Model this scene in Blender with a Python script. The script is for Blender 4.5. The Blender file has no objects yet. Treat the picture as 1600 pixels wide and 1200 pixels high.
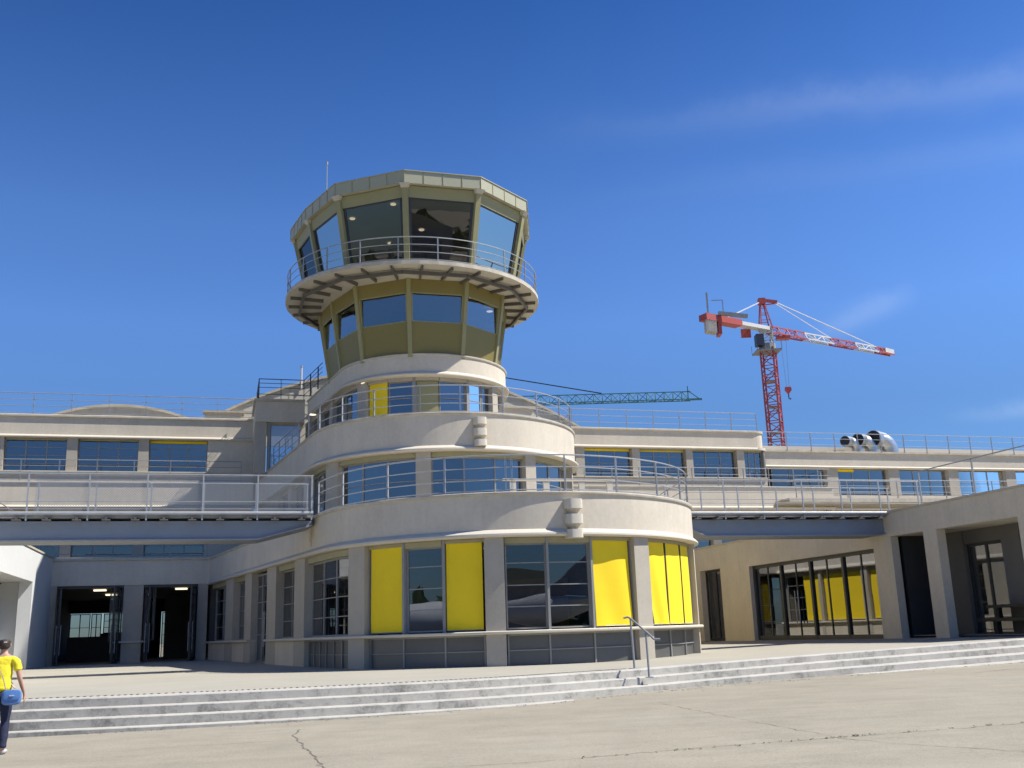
import bpy, bmesh, math, random
from mathutils import Vector, Matrix
rad=math.radians
random.seed(7)
S=bpy.context.scene
# ------------------------------------------------------------ camera
F=1590.0; EYE=1.52
pit=math.atan(388/F); ro=0.033
fw=Vector((0,math.cos(pit),math.sin(pit))); up0=Vector((0,-math.sin(pit),math.cos(pit))); r0=Vector((1,0,0))
Rv=r0*math.cos(ro)-up0*math.sin(ro); Uv=r0*math.sin(ro)+up0*math.cos(ro)
cd=bpy.data.cameras.new('camera'); cam=bpy.data.objects.new('camera',cd); S.collection.objects.link(cam)
cd.sensor_width=36; cd.lens=F/1600*36; cd.clip_start=.1; cd.clip_end=6000
m=Matrix((Rv,Uv,-fw)).transposed().to_4x4(); m.translation=Vector((0,0,EYE)); cam.matrix_world=m
S.camera=cam
# ------------------------------------------------------------ light
SUN_EL=rad(53); sh=Vector((.997,-.080,0)).normalized()
sv=Vector((sh.x*math.cos(SUN_EL),sh.y*math.cos(SUN_EL),math.sin(SUN_EL)))
sl=bpy.data.lights.new('sun','SUN'); sl.energy=5.0; sl.angle=rad(.53); sl.color=(1,.955,.88)
so=bpy.data.objects.new('sun',sl); S.collection.objects.link(so); so.rotation_euler=sv.to_track_quat('Z','Y').to_euler(); so.location=(40,-10,60)
W=bpy.data.worlds.new('World'); S.world=W; W.use_nodes=True
nt=W.node_tree; nt.nodes.clear()
def wn(t,**k):
    n=nt.nodes.new(t)
    for a,b in k.items(): setattr(n,a,b)
    return n
sky=wn('ShaderNodeTexSky',sky_type='NISHITA',sun_disc=False,sun_elevation=SUN_EL,sun_rotation=math.atan2(sh.x,sh.y),altitude=0,air_density=1.0,dust_density=.12,ozone_density=3.0)
hs=wn('ShaderNodeHueSaturation'); hs.inputs['Saturation'].default_value=1.04; hs.inputs['Hue'].default_value=.503
gm=wn('ShaderNodeGamma'); gm.inputs[1].default_value=1.45; nt.links.new(sky.outputs[0],gm.inputs[0]); nt.links.new(gm.outputs[0],hs.inputs['Color'])
tc=wn('ShaderNodeTexCoord')
def vmath(op,a,b=None):
    n=wn('ShaderNodeVectorMath',operation=op)
    if isinstance(a,tuple): n.inputs[0].default_value=a
    else: nt.links.new(a,n.inputs[0])
    if b is not None:
        if isinstance(b,tuple): n.inputs[1].default_value=b
        else: nt.links.new(b,n.inputs[1])
    return n
def fm(op,a,b=0,c=0):
    n=wn('ShaderNodeMath',operation=op)
    for i,x in enumerate((a,b,c)):
        if isinstance(x,(int,float)): n.inputs[i].default_value=x
        else: nt.links.new(x,n.inputs[i])
    return n.outputs[0]
D=tc.outputs['Generated']
def streak(p,q,wid,l0,l1,amp,nscale):
    p=Vector(p).normalized(); q=Vector(q).normalized(); n=p.cross(q).normalized(); t=(q-p).normalized()
    no=wn('ShaderNodeTexNoise'); no.inputs['Scale'].default_value=nscale; no.inputs['Detail'].default_value=7; no.inputs['Roughness'].default_value=.62
    nt.links.new(D,no.inputs['Vector'])
    d=vmath('DOT_PRODUCT',D,tuple(n)).outputs['Value']; al=vmath('DOT_PRODUCT',D,tuple(t)).outputs['Value']
    dd=fm('ADD',d,fm('MULTIPLY',fm('SUBTRACT',no.outputs[0],.5),wid*2.2))
    g=fm('EXPONENT',fm('MULTIPLY',fm('POWER',fm('DIVIDE',dd,wid),2),-1))
    a0=p.dot(t); mr=wn('ShaderNodeMapRange'); mr.interpolation_type='SMOOTHSTEP'; nt.links.new(al,mr.inputs[0])
    mr.inputs[1].default_value=a0+l0; mr.inputs[2].default_value=a0+l1
    n2=fm('MULTIPLY',no.outputs[0],1.6)
    return fm('MULTIPLY',fm('MULTIPLY',g,mr.outputs[0]),fm('MULTIPLY',n2,amp)), al, a0
s1,_,_=streak((.04,.89,.46),(.44,.78,.44),.016,-.1,.4,.085,16)
s2,al,a0=streak((.30,.91,.265),(.352,.89,.283),.010,-.03,.02,.09,16)
mr=wn('ShaderNodeMapRange'); nt.links.new(al,mr.inputs[0]); mr.inputs[1].default_value=a0+.085; mr.inputs[2].default_value=a0+.05
s2=fm('MULTIPLY',s2,mr.outputs[0])
s3,al3,a3=streak((.42,.88,.175),(.5,.85,.175),.007,-.05,.03,.12,25)
s4,_,_=streak((.1,.90,.40),(.44,.80,.385),.014,-.1,.3,.03,8)
cl=fm('ADD',fm('ADD',s1,s2),fm('ADD',s3,s4))
sz=wn('ShaderNodeSeparateXYZ'); nt.links.new(D,sz.inputs[0]); rp=wn('ShaderNodeValToRGB'); nt.links.new(sz.outputs[2],rp.inputs[0])
el=rp.color_ramp.elements; el[0].position=0; el[0].color=(.16,.22,.36,1); el[1].position=.95; el[1].color=(.30,.48,.60,1)
for p_,c_ in ((.10,(.30,.38,.50,1)),(.20,(.50,.55,.62,1)),(.29,(.78,.82,.88,1)),(.38,(.82,.88,.94,1)),(.48,(.62,.77,.88,1)),(.60,(.36,.60,.77,1))): e_=el.new(p_); e_.color=c_
sm2=wn('ShaderNodeMixRGB',blend_type='MULTIPLY'); sm2.inputs[0].default_value=1; nt.links.new(hs.outputs[0],sm2.inputs[1]); nt.links.new(rp.outputs[0],sm2.inputs[2])
mx=wn('ShaderNodeMixRGB'); nt.links.new(cl,mx.inputs[0]); nt.links.new(sm2.outputs[0],mx.inputs[1]); mx.inputs[2].default_value=(12,13,14,1)
bg=wn('ShaderNodeBackground'); bg.inputs[1].default_value=.060; nt.links.new(mx.outputs[0],bg.inputs[0])
wo=wn('ShaderNodeOutputWorld'); nt.links.new(bg.outputs[0],wo.inputs[0])
S.view_settings.view_transform='Standard'; S.view_settings.look='None'; S.view_settings.exposure=.58; S.view_settings.gamma=1
S.render.engine='CYCLES'
S.cycles.max_bounces=8; S.cycles.transparent_max_bounces=16

# ------------------------------------------------------------ materials
M={}
def mat(name,col,rough=.8,metal=0,noise=None,bump=0,bscale=40,spec=.5,streaks=0,emit=None):
    """noise=(scale, amount) large mottling of the surface's own colour"""
    m=bpy.data.materials.new(name); m.use_nodes=True; t=m.node_tree; b=t.nodes['Principled BSDF']
    b.inputs['Base Color'].default_value=(*col,1); b.inputs['Roughness'].default_value=rough; b.inputs['Metallic'].default_value=metal
    b.inputs['Specular IOR Level'].default_value=spec
    L=t.links.new; N=t.nodes.new
    co=N('ShaderNodeTexCoord').outputs['Object']
    if noise:
        n=N('ShaderNodeTexNoise'); n.inputs['Scale'].default_value=noise[0]; n.inputs['Detail'].default_value=8; n.inputs['Roughness'].default_value=.65; L(co,n.inputs['Vector'])
        n2=N('ShaderNodeTexNoise'); n2.inputs['Scale'].default_value=noise[0]*14; n2.inputs['Detail'].default_value=4; L(co,n2.inputs['Vector'])
        ad=N('ShaderNodeMath'); ad.operation='MULTIPLY_ADD'; L(n2.outputs[0],ad.inputs[0]); ad.inputs[1].default_value=.45; L(n.outputs[0],ad.inputs[2])
        src=ad.outputs[0]
        if streaks:
            mp=N('ShaderNodeMapping'); mp.inputs['Scale'].default_value=(3.2,3.2,.22); L(co,mp.inputs[0])
            n3=N('ShaderNodeTexNoise'); n3.inputs['Scale'].default_value=1; n3.inputs['Detail'].default_value=6; n3.inputs['Roughness'].default_value=.7; L(mp.outputs[0],n3.inputs['Vector'])
            a2=N('ShaderNodeMath'); a2.operation='MULTIPLY_ADD'; L(n3.outputs[0],a2.inputs[0]); a2.inputs[1].default_value=streaks; L(src,a2.inputs[2]); src=a2.outputs[0]
            mean=.725+.5*streaks
        else: mean=.725
        r=N('ShaderNodeMapRange'); L(src,r.inputs[0]); r.inputs[1].default_value=mean-.3; r.inputs[2].default_value=mean+.3
        r.inputs[3].default_value=1-noise[1]; r.inputs[4].default_value=1+noise[1]
        mu=N('ShaderNodeVectorMath'); mu.operation='SCALE'; mu.inputs[0].default_value=col; L(r.outputs[0],mu.inputs['Scale']); L(mu.outputs[0],b.inputs['Base Color'])
    if bump:
        n=N('ShaderNodeTexNoise'); n.inputs['Scale'].default_value=bscale; n.inputs['Detail'].default_value=5; L(co,n.inputs['Vector'])
        bp=N('ShaderNodeBump'); bp.inputs['Strength'].default_value=bump; bp.inputs['Distance'].default_value=.02; L(n.outputs[0],bp.inputs['Height']); L(bp.outputs[0],b.inputs['Normal'])
    if emit: b.inputs['Emission Color'].default_value=(*emit[0],1); b.inputs['Emission Strength'].default_value=emit[1]
    M[name]=m; return m
mat('render_stucco',(.565,.505,.402),.9,noise=(.6,.13),bump=.35,bscale=60,streaks=.55)
mat('trim_stucco',(.57,.52,.425),.85,noise=(.8,.07),bump=.15,bscale=90,streaks=.25)
mat('coping_stone',(.47,.425,.34),.9,noise=(2.2,.24),bump=.3,bscale=60)
mat('column_concrete',(.41,.37,.30),.9,noise=(1.2,.12),bump=.3,bscale=110,streaks=.3)
mat('white_paint',(.64,.645,.62),.8,noise=(.6,.05),bump=.1,bscale=80)
mat('olive_panel',(.20,.165,.045),.55,noise=(.5,.06))
mat('olive_post',(.285,.262,.12),.5,noise=(1,.08))
mat('zinc_fascia',(.37,.36,.245),.45,noise=(.8,.06))
mat('cream_soffit',(.46,.43,.35),.8,noise=(1,.06))
mat('brown_steel',(.11,.10,.085),.6,noise=(2,.2))
mat('galvanised',(.37,.38,.385),.5,.4,noise=(6,.15))
mat('galv_dull',(.29,.30,.31),.6,.3,noise=(6,.15))
mat('dark_frame',(.035,.037,.04),.45,noise=(3,.2))
mat('grey_frame',(.25,.25,.235),.5,noise=(3,.12))
mat('panel_grey',(.10,.10,.095),.35,noise=(1.5,.12))
mat('bridge_blue',(.20,.235,.29),.5,noise=(.8,.12))
mat('yellow_fabric',(.85,.62,.012),.85,noise=(1.6,.05),bump=.1,bscale=300)
mat('blind_box',(.33,.30,.17),.6,noise=(3,.1))
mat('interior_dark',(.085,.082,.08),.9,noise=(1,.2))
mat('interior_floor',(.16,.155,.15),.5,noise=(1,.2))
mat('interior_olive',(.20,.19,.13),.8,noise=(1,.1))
mat('wood_warm',(.28,.13,.05),.6,noise=(2,.3))
mat('lamp_glow',(.9,.85,.7),.5,emit=((1,.88,.62),1.1))
mat('black_iron',(.012,.012,.013),.5,noise=(3,.2))
mat('navy_and_backlit',(.035,.04,.06),.45,noise=(3,.2))  # navy of the crane cab; on the corner railing it paints backlit shade
mat('crane_red',(.42,.07,.055),.5,noise=(1,.12))
mat('crane_white',(.60,.59,.56),.5,noise=(1,.1))
mat('crane_green',(.045,.17,.14),.5,noise=(1,.15))
mat('crane_grey',(.25,.26,.26),.6,noise=(1,.15))
mat('ballast_concrete',(.48,.45,.40),.9,noise=(1,.15))
mat('duct_aluminium',(.50,.52,.53),.38,.9,noise=(3,.08))
mat('roof_tile_glass',(.50,.47,.39),.7,noise=(2,.10))
mat('hair',(.035,.02,.013),.6,noise=(30,.3),bump=.5,bscale=90)
mat('skin',(.47,.27,.19),.6,noise=(9,.06))
mat('tshirt_yellow',(.78,.66,.03),.85,noise=(5,.12),bump=.6,bscale=16)
mat('jeans_navy',(.014,.018,.045),.85,noise=(20,.25),bump=.3,bscale=50)
mat('bag_blue',(.09,.20,.46),.45,noise=(6,.12))
mat('strap_tan',(.38,.30,.24),.7,noise=(12,.2))
mat('shoe_grey',(.48,.46,.44),.7,noise=(12,.2))
mat('weed',(.10,.10,.06),.9,noise=(12,.3))
mat('aircraft_white',(.78,.79,.80),.3,noise=(1,.03))
mat('hangar_grey',(.30,.31,.33),.7,noise=(.1,.15))
mat('rust_stain',(.40,.31,.21),.9,noise=(6,.5))

def glass(name,tint,a,b,rough=.0,gc=(.93,.96,1)):
    m=bpy.data.materials.new(name); m.use_nodes=True; t=m.node_tree; t.nodes.clear(); N=t.nodes.new; L=t.links.new
    o=N('ShaderNodeOutputMaterial'); mx=N('ShaderNodeMixShader'); tr=N('ShaderNodeBsdfTransparent'); gl=N('ShaderNodeBsdfGlossy'); fr=N('ShaderNodeFresnel')
    tr.inputs[0].default_value=(*tint,1); gl.inputs['Roughness'].default_value=rough; gl.inputs[0].default_value=(*gc,1); fr.inputs[0].default_value=1.52
    # slightly wavy panes
    co=N('ShaderNodeTexCoord'); n=N('ShaderNodeTexNoise'); n.inputs['Scale'].default_value=.9; n.inputs['Detail'].default_value=1; L(co.outputs['Object'],n.inputs['Vector'])
    bp=N('ShaderNodeBump'); bp.inputs['Strength'].default_value=.022; bp.inputs['Distance'].default_value=.05; L(n.outputs[0],bp.inputs['Height']); L(bp.outputs[0],gl.inputs['Normal'])
    ma=N('ShaderNodeMath'); ma.operation='MULTIPLY_ADD'; L(fr.outputs[0],ma.inputs[0]); ma.inputs[1].default_value=a; ma.inputs[2].default_value=b; ma.use_clamp=True
    L(ma.outputs[0],mx.inputs[0]); L(tr.outputs[0],mx.inputs[1]); L(gl.outputs[0],mx.inputs[2]); L(mx.outputs[0],o.inputs[0]); M[name]=m
glass('glass_clear',(.62,.64,.64),1.5,.05)
glass('glass_blue',(.36,.39,.43),1.4,.17)
glass('glass_cab',(.34,.33,.32),.95,.14,gc=(.50,.50,.50))
glass('glass_pavilion',(.35,.36,.36),1.5,.12)
glass('glass_low',(.42,.45,.48),1.2,.12)

def mesh_mat(name,s):
    """chain-link netting: diagonal wires cut out of the sheet"""
    m=bpy.data.materials.new(name); m.use_nodes=True; M[name]=m

# ------------------------------------------------------------ frame of the terminal (u along facade, w towards the apron)
TH=rad(16.0); OX,OY=-4.25,46.3; cT,sT=math.cos(TH),math.sin(TH)
def wb(u,w): return (OX+u*cT+w*sT, OY+u*sT-w*cT)
class MB:
    def __init__(s,frame=True): s.v=[]; s.f=[]; s.frame=frame
    def add(s,vs,fs):
        n=len(s.v); s.v+= [tuple(x) for x in vs]; s.f+= [tuple(i+n for i in f) for f in fs]; return s
    def box(s,a0,a1,b0,b1,c0,c1):
        return s.add([(a0,b0,c0),(a1,b0,c0),(a1,b1,c0),(a0,b1,c0),(a0,b0,c1),(a1,b0,c1),(a1,b1,c1),(a0,b1,c1)],[(0,1,2,3),(4,5,6,7),(0,1,5,4),(1,2,6,5),(2,3,7,6),(3,0,4,7)])
    def hexa(s,P): return s.add(P,[(0,1,2,3),(4,5,6,7),(0,1,5,4),(1,2,6,5),(2,3,7,6),(3,0,4,7)])
    def prism(s,poly,z0,z1):
        n=len(poly); return s.add([(x,y,z0) for x,y in poly]+[(x,y,z1) for x,y in poly],[tuple(range(n)),tuple(range(n,2*n))]+[(i,(i+1)%n,n+(i+1)%n,n+i) for i in range(n)])
    def extr(s,pts,d):
        n=len(pts); return s.add(list(pts)+[(p[0]+d[0],p[1]+d[1],p[2]+d[2]) for p in pts],[tuple(range(n)),tuple(range(n,2*n))]+[(i,(i+1)%n,n+(i+1)%n,n+i) for i in range(n)])
    def sweep(s,rings,cap=True,closed=True):
        n=len(rings[0]); vs=[p for r in rings for p in r]; fs=[]
        for k in range(len(rings)-1):
            for i in range(n if closed else n-1):
                j=(i+1)%n; fs.append((k*n+i,k*n+j,(k+1)*n+j,(k+1)*n+i))
        if cap and closed: fs+=[tuple(range(n)),tuple(range((len(rings)-1)*n,len(rings)*n))]
        return s.add(vs,fs)
    def tube(s,pts,r,n=6,r2=None):
        P=[Vector(p) for p in pts]; rings=[]; 
        for i,p in enumerate(P):
            d=(P[min(i+1,len(P)-1)]-P[max(i-1,0)]).normalized()
            a=Vector((0,0,1)) if abs(d.z)<.9 else Vector((1,0,0))
            x=d.cross(a).normalized(); y=d.cross(x); rr=r if r2 is None else r+(r2-r)*i/(len(P)-1)
            rings.append([tuple(p+x*(rr*math.cos(2*math.pi*k/n+.5))+y*(rr*math.sin(2*math.pi*k/n+.5))) for k in range(n)])
        return s.sweep(rings)
    def bar(s,p,q,a,b):
        """rectangular bar, a across (horizontal), b the other way"""
        p=Vector(p); q=Vector(q); d=(q-p).normalized(); t=Vector((0,0,1)) if abs(d.z)<.95 else Vector((1,0,0))
        x=d.cross(t).normalized()*a/2; y=d.cross(x).normalized()*b/2
        return s.hexa([tuple(p-x-y),tuple(p+x-y),tuple(p+x+y),tuple(p-x+y),tuple(q-x-y),tuple(q+x-y),tuple(q+x+y),tuple(q-x+y)])
    def disc(s,c,r,n=14,axis=2,h=.02):
        pts=[]
        for k in range(n):
            a=2*math.pi*k/n; x,y=r*math.cos(a),r*math.sin(a)
            pts.append((c[0]+x,c[1]+y,c[2]) if axis==2 else ((c[0],c[1]+x,c[2]+y) if axis==0 else (c[0]+x,c[1],c[2]+y)))
        d=[0,0,0]; d[axis]=h; return s.extr(pts,d)
def link(o,parent=None):
    S.collection.objects.link(o)
    if parent: o.parent=parent
    return o
class Thing:
    def __init__(s,name,label,cat,base,group=None,frame=True,rot=0):
        s.base=base; s.frame=frame
        o=bpy.data.objects.new(name,None); S.collection.objects.link(o); s.o=o; o.empty_display_size=.3
        if frame: x,y=wb(base[0],base[1]); o.location=(x,y,base[2]); o.rotation_euler=(0,0,TH)
        else: o.location=base; o.rotation_euler=(0,0,rot)
        o['label']=label; o['category']=cat
        if group: o['group']=group
    def part(s,name,mb,m,parent=None,smooth=True,label=None,kind=None):
        o=build(name,mb,m,s.base,s.frame,smooth); link(o,parent or s.o)
        if label: o['label']=label
        if kind: o['kind']=kind
        return o
def build(name,mb,m,base=(0,0,0),frame=True,smooth=True,ang=35):
    me=bpy.data.meshes.new(name)
    b0,b1,b2=base
    if frame: vs=[(u-b0,-(w-b1),z-b2) for u,w,z in mb.v]
    else: vs=[(u-b0,w-b1,z-b2) for u,w,z in mb.v]
    me.from_pydata(vs,[],mb.f); bm=bmesh.new(); bm.from_mesh(me); bmesh.ops.recalc_face_normals(bm,faces=bm.faces); bm.to_mesh(me); bm.free()
    if smooth:
        me.polygons.foreach_set('use_smooth',[True]*len(me.polygons)); me.set_sharp_from_angle(angle=rad(ang))
    me.materials.append(M[m] if isinstance(m,str) else m); me.update()
    return bpy.data.objects.new(name,me)
def single(name,mb,m,label,cat,base,group=None,frame=True,smooth=True):
    o=build(name,mb,m,base,frame,smooth); S.collection.objects.link(o)
    if frame: x,y=wb(base[0],base[1]); o.location=(x,y,base[2]); o.rotation_euler=(0,0,TH)
    else: o.location=base
    o['label']=label; o['category']=cat
    if group: o['group']=group
    return o
def structure(name,mb,m,smooth=False):
    o=build(name,mb,m,(0,0,0),False,smooth); S.collection.objects.link(o); o['kind']='structure'; return o

# rounded tiers: plan curve by arc length s from the nose (negative = left of the picture)
TI={1:(.62,11.6,6.42,math.atan(.2)),2:(.35,3.0,5.68,math.atan(.14)),3:(.08,-.1,3.9,math.atan(.15))}
def cur(t,s,d=0):
    uc,wc,R,al=TI[t]; ft=math.pi/2-al; ph=max(-ft,min(ft,s/R)); ex=abs(s)-R*ft
    n=(math.sin(ph),math.cos(ph)); p=[uc+(R+d)*n[0],wc+(R+d)*n[1]]
    if ex>0:
        sg=1 if s>0 else -1; p=[p[0]+n[1]*sg*ex,p[1]-n[0]*sg*ex]
    return p[0],p[1],n
def s_at_w(t,w,d=0):
    s=0
    while cur(t,s,d)[1]>w: s+=.02
    return s
def samples(t,s0,s1,st=.22):
    n=max(1,int(math.ceil(abs(s1-s0)/st))); return [s0+(s1-s0)*i/n for i in range(n+1)]
def prof(mb,t,s0,s1,P):
    """sweep a (d,z) profile along tier t"""
    rings=[]
    for s in samples(t,s0,s1):
        r=[]
        for d,z in P: u,w,_=cur(t,s,d); r.append((u,w,z))
        rings.append(r)
    return mb.sweep(rings)
def cbox(mb,t,s0,s1,d0,d1,z0,z1): return prof(mb,t,s0,s1,[(d0,z0),(d1,z0),(d1,z1),(d0,z1)])
def sheet(mb,t,s0,s1,d,z0,z1):
    rings=[]
    for s in samples(t,s0,s1):
        u,w,_=cur(t,s,d); rings.append([(u,w,z0),(u,w,z1)])
    return mb.sweep(rings,cap=False,closed=False)
def tier_poly(t,d,wback):
    sm=s_at_w(t,wback,d); return [cur(t,s,d)[:2] for s in samples(t,-sm,sm,.35)]

# ============================================================ ground, terrace, steps
def zg(x): return .14+.0085*max(-12,min(0,x))+.0145*max(0,min(14,x))
def zt(x): return .62+.020*max(0,min(14,x-2.5))
def ground_material():
    m=mat('apron_concrete',(.285,.258,.198),.92,spec=.25)
    t=m.node_tree; N=t.nodes.new; L=t.links.new; b=t.nodes['Principled BSDF']; co=N('ShaderNodeTexCoord').outputs['Object']
    def noise(sc,de=6,ro=.6,vec=co,dist=0):
        n=N('ShaderNodeTexNoise'); n.inputs['Scale'].default_value=sc; n.inputs['Detail'].default_value=de; n.inputs['Roughness'].default_value=ro; n.inputs['Distortion'].default_value=dist; L(vec,n.inputs['Vector']); return n.outputs[0]
    def mth(op,a,b_=0,c=0):
        n=N('ShaderNodeMath'); n.operation=op
        for i,x in enumerate((a,b_,c)):
            if isinstance(x,(int,float)): n.inputs[i].default_value=x
            else: L(x,n.inputs[i])
        return n.outputs[0]
    big=noise(.12,6,.6); mid=noise(1.1,7,.7); fine=noise(26,3,.7); grit=noise(70,2,.6)
    mp=N('ShaderNodeMapping'); mp.inputs['Rotation'].default_value=(0,0,rad(-14)); mp.inputs['Scale'].default_value=(.25,2.4,1); L(co,mp.inputs[0]); br=noise(1,6,.7,mp.outputs[0])
    v=mth('ADD',mth('ADD',mth('MULTIPLY',mth('SUBTRACT',big,.5),.35),mth('MULTIPLY',mth('SUBTRACT',mid,.5),.50)),mth('ADD',mth('MULTIPLY',mth('SUBTRACT',fine,.5),.55),mth('MULTIPLY',mth('SUBTRACT',br,.5),.30)))
    v=mth('ADD',v,mth('MULTIPLY',mth('SUBTRACT',grit,.5),.75)); v=mth('ADD',v,1)
    vs=N('ShaderNodeVectorMath'); vs.operation='SCALE'; vs.inputs[0].default_value=(.285,.258,.198); L(v,vs.inputs['Scale'])
    st=N('ShaderNodeMapRange'); L(noise(.55,7,.75,co,.8),st.inputs[0]); st.inputs[1].default_value=.58; st.inputs[2].default_value=.74; st.inputs[4].default_value=.30
    # paler worn patches
    pat=N('ShaderNodeMapRange'); L(noise(.35,5,.6,co,.6),pat.inputs[0]); pat.inputs[1].default_value=.52; pat.inputs[2].default_value=.68; pat.inputs[4].default_value=.35
    mixp=N('ShaderNodeMixRGB'); L(pat.outputs[0],mixp.inputs[0]); L(vs.outputs[0],mixp.inputs[1]); mixp.inputs[2].default_value=(.345,.32,.26,1)
    mixs=N('ShaderNodeMixRGB'); L(st.outputs[0],mixs.inputs[0]); L(mixp.outputs[0],mixs.inputs[1]); mixs.inputs[2].default_value=(.19,.17,.14,1); L(mixs.outputs[0],b.inputs['Base Color'])
    bp=N('ShaderNodeBump'); bp.inputs['Strength'].default_value=.5; bp.inputs['Distance'].default_value=.01; L(mth('ADD',fine,mid),bp.inputs['Height']); L(bp.outputs[0],b.inputs['Normal'])
ground_material()
def grid_sheet(xs,ys,zf):
    mb=MB(False); vs=[(x,y,zf(x)) for y in ys for x in xs]; n=len(xs)
    return mb.add(vs,[(j*n+i,j*n+i+1,(j+1)*n+i+1,(j+1)*n+i) for j in range(len(ys)-1) for i in range(n-1)])
gx=[-3000,-400,-100,-40,-20,-12,-8,-4,0,3.5,7,10.5,14,20,40,100,400,3000]; gy=[-3000,-400,-60,-10,0,10,20,40,80,300,3000]
structure('ground',grid_sheet(gx,gy,lambda x:zg(x)),'apron_concrete')
EDGE=[(-60,17.6),(-24,17.8),(-14,18.3),(-9,18.9),(-7,19.2),(-4.9,19.65),(-2.6,20.4),(-.2,21.65),(2.7,23.8),(6,25.9),(9.9,28.0),(14.6,30.4),(20,33),(28,37),(60,50)]
def smooth_edge(E,n=3):
    P=[Vector((*e,0)) for e in E]; out=[]
    for i in range(len(P)-1):
        p0=P[max(i-1,0)];p1=P[i];p2=P[i+1];p3=P[min(i+2,len(P)-1)]; k=n if (p2-p1).length<8 else 1
        if k==1: out.append(p1); continue
        for j in range(k):
            t=j/k; out.append(.5*((2*p1)+(p2-p0)*t+(2*p0-5*p1+4*p2-p3)*t*t+(3*p1-p0-3*p2+p3)*t**3))
    out.append(P[-1]); return [(p.x,p.y) for p in out]
ED=smooth_edge(EDGE,4)
def offset_edge(E,d):
    o=[]
    for i,p in enumerate(E):
        a=Vector(E[max(i-1,0)]); b=Vector(E[min(i+1,len(E)-1)]); t=(b-a).normalized(); o.append((p[0]+t.y*d,p[1]-t.x*d))
    return o
mat('terrace_concrete',(.345,.322,.262),.9,noise=(.5,.09),bump=.2,bscale=50)
# step concrete: dirty risers, black mould stains
m=mat('step_concrete',(.50,.485,.45),.92,spec=.3); t=m.node_tree; N=t.nodes.new; L=t.links.new; b=t.nodes['Principled BSDF']; co=N('ShaderNodeTexCoord').outputs['Object']
def nz(sc,de,ro,vec,di=0):
    n=N('ShaderNodeTexNoise'); n.inputs['Scale'].default_value=sc; n.inputs['Detail'].default_value=de; n.inputs['Roughness'].default_value=ro; n.inputs['Distortion'].default_value=di; L(vec,n.inputs['Vector']); return n.outputs[0]
a=nz(4.2,9,.8,co,.6); c=nz(.9,6,.7,co); f_=nz(32,4,.7,co)
mm=N('ShaderNodeMath'); mm.operation='MULTIPLY_ADD'; L(c,mm.inputs[0]); mm.inputs[1].default_value=.8; L(a,mm.inputs[2])
mk=N('ShaderNodeMath'); mk.operation='MULTIPLY_ADD'; L(f_,mk.inputs[0]); mk.inputs[1].default_value=.22; L(mm.outputs[0],mk.inputs[2])
r=N('ShaderNodeMapRange'); L(mk.outputs[0],r.inputs[0]); r.inputs[1].default_value=1.00; r.inputs[2].default_value=1.20; r.inputs[3].default_value=.12; r.inputs[4].default_value=.72
# the mould keeps to the upright faces
g=N('ShaderNodeNewGeometry'); sx=N('ShaderNodeSeparateXYZ'); L(g.outputs['True Normal'],sx.inputs[0]); ab=N('ShaderNodeMath'); ab.operation='MULTIPLY_ADD'; L(sx.outputs[2],ab.inputs[0]); ab.inputs[1].default_value=-.85; ab.inputs[2].default_value=1.0; ab.use_clamp=True
mz=N('ShaderNodeMath'); mz.operation='MULTIPLY'; L(r.outputs[0],mz.inputs[0]); L(ab.outputs[0],mz.inputs[1])
mx2=N('ShaderNodeMixRGB'); L(mz.outputs[0],mx2.inputs[0]); mx2.inputs[1].default_value=(.465,.445,.395,1); mx2.inputs[2].default_value=(.15,.15,.135,1)
sc=N('ShaderNodeMapRange'); L(mk.outputs[0],sc.inputs[0]); sc.inputs[1].default_value=.7; sc.inputs[2].default_value=1.3; sc.inputs[3].default_value=1.12; sc.inputs[4].default_value=.80
vs=N('ShaderNodeVectorMath'); vs.operation='SCALE'; L(mx2.outputs[0],vs.inputs[0]); L(sc.outputs[0],vs.inputs['Scale']); L(vs.outputs[0],b.inputs['Base Color'])
bp=N('ShaderNodeBump'); bp.inputs['Strength'].default_value=.6; bp.inputs['Distance'].default_value=.015; L(a,bp.inputs['Height']); L(bp.outputs[0],b.inputs['Normal'])
# terrace sheet + steps
def zter(x,y): return zt(x)+.0065*max(0,min(18,y-29))*max(0,min(1,(6-x)/6))
mb=MB(False); NR=14; N_=len(ED)
mb.add([(x,y+(66-y)*(j/NR),zter(x,y+(66-y)*(j/NR))) for j in range(NR+1) for x,y in ED],[(j*N_+i,j*N_+i+1,(j+1)*N_+i+1,(j+1)*N_+i) for j in range(NR) for i in range(N_-1)])
structure('terrace',mb,'terrace_concrete')
mb=MB(False)
def tw(x): return .32+.03*max(0,min(10,x-4))
def step_pt(i,k,e=0):
    o=offset_edge(ED,tw(ED[i][0])*k+e); return o[i]
CO=[(-1,.6,.004),(0,0,.004),(0,.02,-.018),(0,.02,-.155),(1,0,-.155),(1,.02,-.173),(1,.02,-.31),(2,0,-.31),(2,.02,-.328),(2,.02,-.465),(3,0,-.465),(3,.012,-.480),(3,.012,-.9)]
OF={}
def off_i(i,k,e):
    a=Vector(ED[max(i-1,0)]); b=Vector(ED[min(i+1,len(ED)-1)]); t=(b-a).normalized(); d=(-.35 if k<0 else tw(ED[i][0])*k+e); return (ED[i][0]+t.y*d,ED[i][1]-t.x*d)
rings=[[(*off_i(i,k,e),zt(ED[i][0])+dz) for k,e,dz in CO] for i in range(len(ED))]
mb.sweep(rings,cap=False,closed=False)
structure('steps',mb,'step_concrete')
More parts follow.
